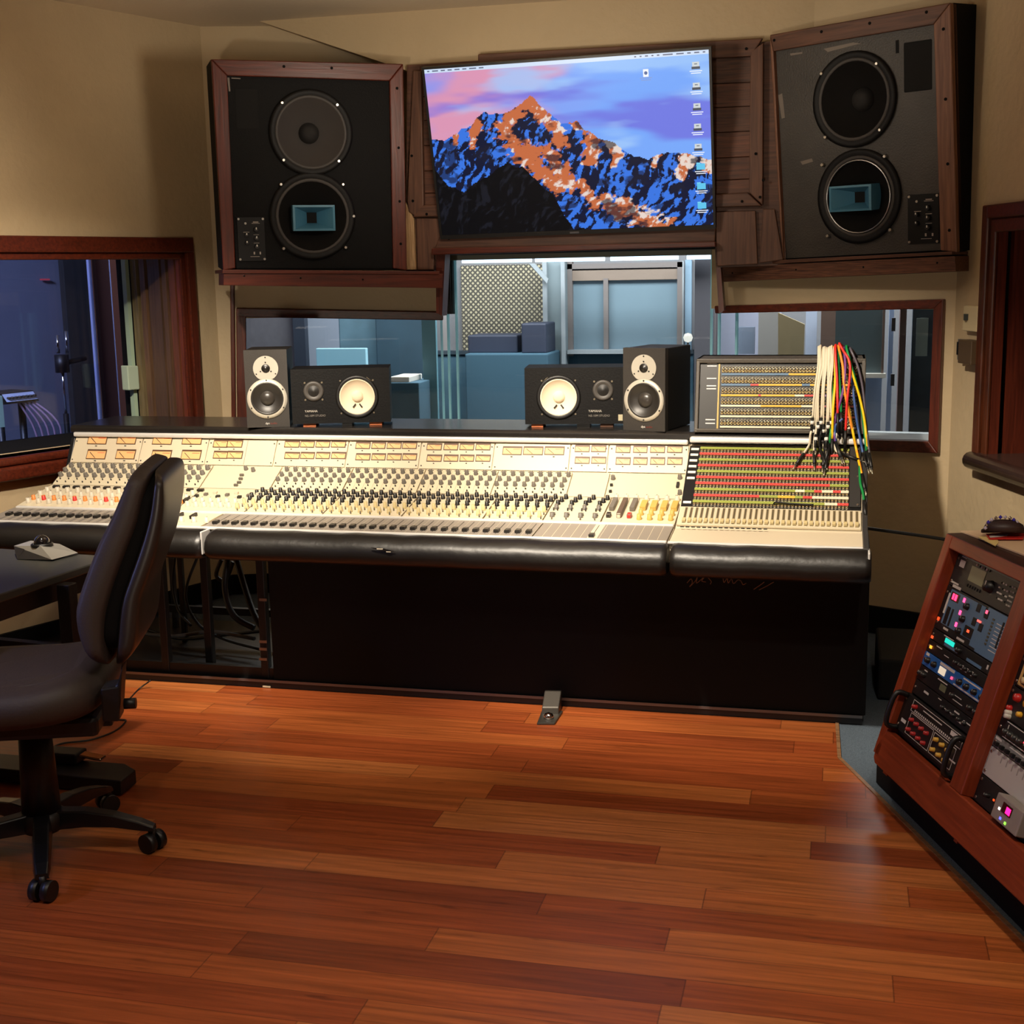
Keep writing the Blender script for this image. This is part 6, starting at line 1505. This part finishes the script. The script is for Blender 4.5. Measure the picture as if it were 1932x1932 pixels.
# ================================================================== OFFICE CHAIR
cc0 = Vector((-2.085, 2.98, 0)); fd_ = Vector((-.94, -.34, 0)).normalized(); lf = Vector((-fd_.y, fd_.x, 0))
CHM = Matrix(((fd_.x, lf.x, 0, cc0.x), (fd_.y, lf.y, 0, cc0.y), (0, 0, 1, 0), (0, 0, 0, 1)))
CHI = CHM.inverted()
chair = thing('office_chair', 'dark brown padded office chair on a black five-star base at the left', 'chair', M=CHM)
CLOTH = mat('brown_black_leather', (58, 49, 45), .58, bump=.1, bscale=180); SHELL = mat('brown_black_shell', (42, 35, 31), .4)
near = cc0+lf*.19
side_n = lf
def cpx(x, y):
    q = CHI @ onp(x/3.864, 860+y/3.864, near, side_n); return q.x, q.z
FR = [(985, 97), (930, 160), (870, 290), (800, 450), (700, 650), (610, 880), (550, 1060), (532, 1180), (560, 1330), (620, 1460), (700, 1550)]
GP = [(1085, 125), (1075, 190), (1040, 320), (1000, 500), (925, 700), (850, 900), (800, 1060), (772, 1180), (760, 1330), (765, 1460), (790, 1565)]
SH = [(1120, 138), (1190, 175), (1208, 300), (1195, 460), (1155, 680), (1090, 880), (1035, 1030), (1020, 1180), (1005, 1330), (965, 1450), (870, 1560)]
def pad(A, Bp, hw_, m, name, ymid=-.0):
    rows = []; n = len(A)
    pa = [Vector((*cpx(*p), 0)) for p in A]; pb = [Vector((*cpx(*p), 0)) for p in Bp]
    pa = smoothpts(pa, 4); pb = smoothpts(pb, 4); K = len(pa)
    for i in range(K):
        c = (pa[i]+pb[i])/2; h = (pa[i]-pb[i])/2; f = i/(K-1)
        w = hw_*min(1, (1-max(0, (.16-f)/.16)**2.2*.45))*min(1, (1-max(0, (f-.86)/.14)**2*.3))
        k = 1 if .02 < f < .98 else .55
        row = []
        for j in range(28):
            a = 2*pi*j/28; ca, sa = cos(a), sin(a)
            sx = math.copysign(abs(ca)**.38, ca); sy = math.copysign(abs(sa)**.38, sa)
            q = c+h*sx*k; row.append((q.x, ymid+w*sy, q.y))
        rows.append(row)
    mb = MB(); mb.grid(rows, m, True, True); mb.poly(rows[0], m); mb.poly(rows[-1][::-1], m)
    return mb.build(name, chair, local=True)
pad(FR, [((a[0]*-.02+b[0]*1.02), (a[1]*-.02+b[1]*1.02)) for a, b in zip(FR, GP)], .2, CLOTH, 'backrest')
pad([((a[0]*.66+b[0]*.34), a[1]*.66+b[1]*.34) for a, b in zip(GP, SH)], SH, .195, SHELL, 'back_shell')
pad([((a[0]*.35+b[0]*.65), a[1]*.35+b[1]*.65) for a, b in zip(FR, GP)][1:-1], [((a[0]*.5+b[0]*.5), a[1]*.5+b[1]*.5) for a, b in zip(GP, SH)][1:-1], .178, MATT, 'back_gap')
rows = []
for z, k in ((.43, .80), (.435, .93), (.455, 1.0), (.485, 1.02), (.512, .98), (.53, .9), (.536, .75)):
    row = []
    for j in range(40):
        a = 2*pi*j/40; ca, sa = cos(a), sin(a); sx = math.copysign(abs(ca)**.6, ca); sy = math.copysign(abs(sa)**.6, sa)
        x = .05+.27*sx*k; y = .255*sy*k
        dz = .035*max(0, (-.05-x)/.2) if z > .5 else (.01*max(0, -x/.2))
        row.append((x, y, z+dz-.03*max(0, (x-.2)/.12)))
    rows.append(row)
mb = MB(); mb.grid(rows, CLOTH, True, True); mb.poly(rows[0], CLOTH); mb.poly(rows[-1], CLOTH); mb.build('seat', chair, local=True)
mb = MB(); mb.box((-.2, -.15, .375), (.16, .15, .432), BLACK); mb.build('seat_plate', chair, local=True, bevel=.015)
bx = cpx(820, 1760)
mb = MB(); mb.box((bx[0]+.035, -.05, .37), (-.15, .05, .40), BLACK); mb.build('back_arm', chair, local=True, bevel=.006)
p0 = cpx(890, 1540); p1 = cpx(830, 1930); p2 = cpx(745, 1940); p3 = cpx(730, 1700)
mb = MB(); mb.prism([(p[0], .19, p[1]) for p in ((p0), (cpx(868, 1940)), p2, p3, (cpx(850, 1680)))], (0, -.07, 0), BLACK); mb.build('back_bracket', chair, local=True, bevel=.006)
mb = MB(); k_ = cpx(895, 1825); mb.cyl((k_[0], .17, k_[1]), (k_[0]-.03, .17, k_[1]), .014, BLACK, 12); mb.build('tilt_knob', chair, local=True)
mb = MB(); mb.tube2(Vector((0, 0, .11)), Vector((0, 0, .38)), .052, .042, BLACK, 24); mb.build('gas_column', chair, local=True)
mb = MB(); mb.lathe([(.05, .07), (.062, .085), (.06, .12), (.045, .13)], Matrix.Identity(4), BLACK, 24); mb.build('hub', chair, local=True)
a_f = atan2(fd_.y, fd_.x)
for k in range(5):
    an = radians(14.5+72*k)-a_f; d = Vector((cos(an), sin(an), 0)); s_ = Vector((-sin(an), cos(an), 0)); rows = []
    for f, zt2, zb, w in ((.04, .128, .075, .026), (.12, .126, .082, .026), (.2, .112, .078, .024), (.27, .09, .066, .022), (.305, .075, .06, .018)):
        c = d*f; rows.append([c+s_*w+Z*zb, c+s_*w*.8+Z*zt2, c-s_*w*.8+Z*zt2, c-s_*w+Z*zb])
    mb = MB(); mb.grid(rows, mat('gloss_black_nylon', (16, 16, 18), .3), False, True); mb.poly(rows[0], BLACK); mb.poly(rows[-1], BLACK); leg = mb.build('leg', chair, local=True, bevel=.004)
    mb = MB(); c = d*.297; e = Vector((cos(an+1.0), sin(an+1.0), 0))
    for q in (-.017, .017): mb.tube2(c+e*(q-.011)+Z*.0275, c+e*(q+.011)+Z*.0275, .027, .027, BLACK, 18)
    mb.tube2(c+Z*.03, c+Z*.068, .011, .011, BLACK, 10); mb.build('caster', leg, local=True)

# ================================================================== LEFT DESK and what is on it
zd_ = .66
desk = thing('desk', 'black topped side desk at the left edge, in front of the console', 'desk', (-2.7, 3.1, 0))
DTOP = mat('satin_black_desktop', (58, 58, 54), .35)
e0 = onz(215, 1050, zd_); e1 = onz(0, 1121, zd_); ed = (e1-e0).normalized(); lw = (onz(-200, 1020, zd_)-e0); lw.z = 0; lw.normalize()
c0, c1 = e0, e0+ed*1.3
mb = MB(); mb.prism([c0, c1, c1+lw*.98, c0+lw*.98], (0, 0, -.026), DTOP); mb.build('desktop', desk, bevel=.004)
for c in (onz(124, 1085, zd_)+lw*.0, c0+ed*.06+lw*.9, c0+ed*1.2+lw*.06, c0+ed*1.2+lw*.9):
    first_ = (c-onz(124, 1085, zd_)).length < 1e-4
    mb = MB(); mb.box((c.x-.022, c.y-.022, .40 if first_ else .0), (c.x+.022, c.y+.022, zd_-.0265), BLACK); mb.build('bracket' if first_ else 'leg', desk, bevel=.003)
c = onz(124, 1085, zd_); mb = MB(); mb.prism([Vector((c.x+.022, c.y, .40)), Vector((c.x+.022, c.y, .44)), Vector((c.x, c.y, .44))+lw*.86, Vector((c.x, c.y, .40))+lw*.86], ed*.03, BLACK); mb.build('crossbar', desk)
for _ in ():
    pass
mb = MB(); p = [c0+ed*.05+lw*.03, c0+ed*1.25+lw*.03]; mb.prism([Vector((q.x, q.y, zd_-.09)) for q in p]+[Vector((q.x, q.y, zd_-.027)) for q in p[::-1]], lw*.02, BLACK); mb.build('apron', desk)
# trackball
ctr = onz(84, 1050, zd_)
tb = thing('trackball', 'silver and black trackball on the side desk', 'trackball', ctr)
q = [onz(x, y, zd_+.002) for x, y in ((32, 1055), (97, 1058), (146, 1046), (120, 1036), (45, 1040))]
SILV = mat('silver_shell', (190, 188, 180), .3, .6)
tops = [(onz(x, y, zd_+h), h) for x, y, h in ((26, 1030, .03), (98, 1056, .006), (147, 1043, .006), (112, 1026, .03), (58, 1020, .045))]
mb = MB(); k = len(mb.v); lo = q; hi = [t_[0] for t_ in tops]; apex = onz(76, 1030, zd_+.042)
for i in range(5):
    j = (i+1) % 5; mb.poly([lo[i], lo[j], hi[j], hi[i]], BLACK); mb.poly([hi[i], hi[j], apex], SILV)
mb.poly(lo[::-1], BLACK); mb.build('shell', tb)
mb = MB(); cb_ = onz(79, 1024, zd_+.045); R_ = .026
mb.lathe([(R_*sin(pi*i/10)+.00001, -R_*cos(pi*i/10)) for i in range(11)], Matrix.Translation(cb_), mat('ball_black_gloss', (14, 14, 16), .06, coat=1), 24, cap0=False, cap1=False); mb.build('ball', tb)
mb = MB(); mb.lathe([(.033, -.012), (.036, -.004), (.030, .0)], Matrix.Translation(cb_), BLACK, 24, cap0=False, cap1=False); mb.build('scroll_ring', tb)
# pedal board on the floor with a sustain pedal, and its lead
pa, pb_, pc, pd = [onz(x, y, .05) for x, y in ((-40, 1418), (235, 1440), (256, 1452), (228, 1474))]
pe = onz(-40, 1446, .05)
mb = MB(); mb.prism([pa, pb_, pc, pd, pe], (0, 0, -.045), mat('scuffed_black_board', (24, 22, 21), .45)); o = mb.build('pedal_board', bevel=.004); tag(o, 'flat black board lying on the floor behind the office chair', 'pedal board')
s0 = onz(80, 1432, .052); s1 = onz(196, 1440, .052)
t = thing('sustain_pedal', 'black foot pedal with a chrome lever on the black floor board', 'pedal', s0)
d = (s1-s0).normalized(); s_ = Vector((-d.y, d.x, 0))
mb = MB(); mb.prism([s0-s_*.035, s0+d*.14-s_*.035, s0+d*.14+s_*.035, s0+s_*.035], (0, 0, .035), BLACK); mb.build('housing', t, bevel=.006)
mb = MB(); a = s0+d*.14+Z*.022; b_ = s1+Z*.012; mb.prism([a-s_*.02, b_-s_*.018, b_+s_*.018, a+s_*.02], (0, 0, .008), CHROME); mb.build('lever', t, bevel=.003)
mb = MB(); mb.tube(smoothpts([s0+Z*.02, onz(95, 1412, .004), onz(120, 1402, .004), onz(170, 1396, .004), onz(215, 1380, .004), onz(237, 1361, .004), onz(228, 1358, .004), onz(200, 1358, .004), onz(165, 1357, .004), onz(140, 1352, .004), onz(60, 1350, .004)], 6), .003, CABLEBLK, 6); o = mb.build('pedal_lead'); tag(o, 'thin black lead looping over the boards from the foot pedal', 'cable')
mb = MB(); mb.tube(smoothpts([onz(215, 1335, .003), onz(240, 1322, .003), onz(262, 1300, .004), onz(284, 1284, .034)], 6), .003, CABLEBLK, 6); o = mb.build('loose_lead'); tag(o, 'short black lead running from the boards onto the console plinth', 'cable')
# foot switch at the console base
b0, b1, b2, b3 = onz(1013, 1368, 0), onz(1047, 1368, 0), onz(1062, 1345, 0), onz(1024, 1340, 0)
t = thing('foot_switch', 'small dark metal foot switch with a shiny button at the console base', 'foot switch', (b0+b2)/2)
FSM = mat('worn_gunmetal', (70, 66, 60), .4, .5)
mb = MB(); mb.prism([b0, b1, b2, b3], (0, 0, .008), FSM); mb.build('base_plate', t, bevel=.002)
ctr = onz(1037, 1350, .008); bk = (b3-b0).normalized(); rt = (b1-b0).normalized()
e_ = b3+(b2-b3)*.5
mb = MB(); w = .038
m0 = b0+bk*.09+rt*.035; mb.prism([m0-rt*.03, m0+bk*.01-rt*.03+Z*.03, m0+bk*.07-rt*.028+Z*.07, m0+bk*.085-rt*.028+Z*.07, m0+bk*.085-rt*.03], rt*.06, FSM); mb.build('bracket', t, bevel=.003)
mb = MB(); c = b0+bk*.05+rt*.035; mb.lathe([(.018, .008), (.018, .016), (.013, .026), (.0001, .03)], Matrix.Translation(Vector((c.x, c.y, 0))), CHROME, 16); mb.build('button', t)

# ================================================================== WALL CONTROLS on the right, cable, box
def on_right(px0, px1, th, m, name, label, cat, bevel=.003, extra=None):
    a = pR(*px0); b = pR(*px1); z0, z1 = min(a.z, b.z), max(a.z, b.z)
    a = Vector((a.x, a.y, 0)); b = Vector((b.x, b.y, 0))
    mb = MB(); mb.prism([a+Z*z0, b+Z*z0, b+Z*z1, a+Z*z1], -oR*th, m); o = mb.build(name, bevel=bevel); tag(o, label, cat); return o, a, b, z0, z1
o, a, b, z0, z1 = on_right((1832, 576), (1856, 626), .03, mat('cream_thermostat', (206, 190, 150), .5), 'thermostat', 'cream wall thermostat beside the right window frame', 'thermostat')
mb = MB(); c = a.lerp(b, .3)+Z*((z0*.45+z1*.55))-oR*.0305; mb.box((c.x-.012, c.y-.012, c.z-.012), (c.x+.004, c.y+.012, c.z+.012), mat('dark_display', (40, 46, 44), .3)); mb.build('display', o)
o, a, b, z0, z1 = on_right((1832, 640), (1855, 688), .05, mat('brown_switch_cover', (84, 66, 46), .4), 'switch_box', 'brown switch box with an open metal front below the cream thermostat', 'switch box')
mb = MB(); c = a-oR*.025; mb.prism([c-dR*.035-oR*.0+Z*(z0+.01), c+Z*(z0+.01), c+Z*z1, c-dR*.035+Z*z1], -oR*.012, mat('blue_steel_plate', (110, 124, 134), .3, .6)); fpz = mb.build('front_plate', o)
mb = MB(); mb.prism([c-dR*.024-oR*.013+Z*(z0+.03), c-dR*.012-oR*.013+Z*(z0+.03), c-dR*.012-oR*.013+Z*(z1-.01), c-dR*.024-oR*.013+Z*(z1-.01)], -oR*.008, BLACK); mb.build('switch', fpz)
mb = MB(); mb.tube(smoothpts([ony(1630, 996, 4.7), ony(1690, 1004, 4.75), ony(1760, 1014, 4.8), ony(1830, 1026, 4.85)], 6), .006, CABLEBLK, 7); o = mb.build('stretched_cable'); tag(o, 'black cable stretched from the console end to behind the rack', 'cable')
mb = MB(); mb.box((.17, 4.75, 0), (.33, 5.2, .15), mat('black_carpeted_case', (16, 15, 15), .85, bump=.2)); o = mb.build('black_case', bevel=.01); tag(o, 'black case on the carpet between console and rack', 'case')

# ================================================================== LIGHT
def aim(o, target):
    d = (Vector(target)-o.location); o.rotation_euler = d.to_track_quat('-Z', 'Y').to_euler()
def spot(name, loc, target, power, col, size=50, blend=.5, rad=.05):
    l = bpy.data.lights.new(name, 'SPOT'); l.energy = power; l.color = col; l.spot_size = radians(size); l.spot_blend = blend; l.shadow_soft_size = rad
    o = bpy.data.objects.new(name, l); COL.objects.link(o); o.location = loc; aim(o, target); return o
def area(name, loc, target, power, col, sx, sy):
    l = bpy.data.lights.new(name, 'AREA'); l.energy = power; l.color = col; l.shape = 'RECTANGLE'; l.size = sx; l.size_y = sy
    o = bpy.data.objects.new(name, l); COL.objects.link(o); o.location = loc; aim(o, target); return o
WARM = (1, .87, .70)
spot('ceiling_spot', (-2.05, 3.0, 2.62), (-2.8, 4.6, .75), 330, WARM, 60, .7)
spot('ceiling_spot', (-1.5, 3.0, 2.62), (-1.6, 4.55, .75), 330, WARM, 58, .7)
spot('ceiling_spot', (-.85, 3.0, 2.62), (-.4, 4.62, .8), 390, WARM, 56, .7)
for fx_, fy_, fp_ in ((-1.9, 1.5, 30), (-.9, 1.4, 62), (.4, 1.9, 130)):
    spot('ceiling_fill', (fx_, fy_, 2.66), (fx_, fy_+.25, 0), fp_, (1, .86, .69), 120, 1, .05)  # unseen fill lamps added to light the floor and room
spot('wall_washer', (-2.5, 3.3, 2.6), (-3.6, 3.9, 1.7), 115, WARM, 95, 1, .1)
area('live_room_light', (-1.2, 7.9, 2.6), (-1.2, 8.2, 0), 250, (1, .95, .86), 4.2, .8)
area('booth_light', tuple(CORNL+oL*.75+dL*2.0+Z*2.5), tuple(CORNL+oL*1.6+dL*.8+Z*.8), 150, (.62, .68, 1), .6, .6)
spot('desk_monitor_glow', (-3.1, 2.1, 1.25), (-1.75, 2.5, 0), 42, (.36, .42, 1), 95, .8, .05)
spot('ceiling_bounce_fill', (-1.2, 4.3, 2.15), (-1.25, 4.9, 2.69), 34, (1, .87, .71), 165, .6, .12)  # unseen fill added to brighten the ceiling, stands in for console bounce
spot('under_console_fill', (.7, 1.4, .85), (-3.05, 5.35, .2), 90, (1, .86, .8), 14, 1, .04)  # unseen fill added to reach the wall under the console
spot('rear_bounce_fill', (-.5, -1.2, .6), (-1.1, 5.0, 2.9), 240, (1, .86, .68), 52, 1, .08)  # unseen fill added low at the back to lift walls and ceiling
w = bpy.data.worlds.new('world'); sc.world = w; w.use_nodes = True; w.node_tree.nodes['Background'].inputs[0].default_value = (.02, .018, .016, 1); w.node_tree.nodes['Background'].inputs[1].default_value = .3
sc.view_settings.view_transform = 'Standard'; sc.view_settings.look = 'None'; sc.view_settings.exposure = 0; sc.view_settings.gamma = 1; sc.view_settings.use_curve_mapping = False
sc.cycles.use_adaptive_sampling = True; sc.cycles.adaptive_threshold = .04
sc.cycles.max_bounces = 5; sc.cycles.transparent_max_bounces = 12; sc.cycles.sample_clamp_indirect = 6; sc.cycles.caustics_reflective = False; sc.cycles.caustics_refractive = False
sc.cycles.use_denoising = True
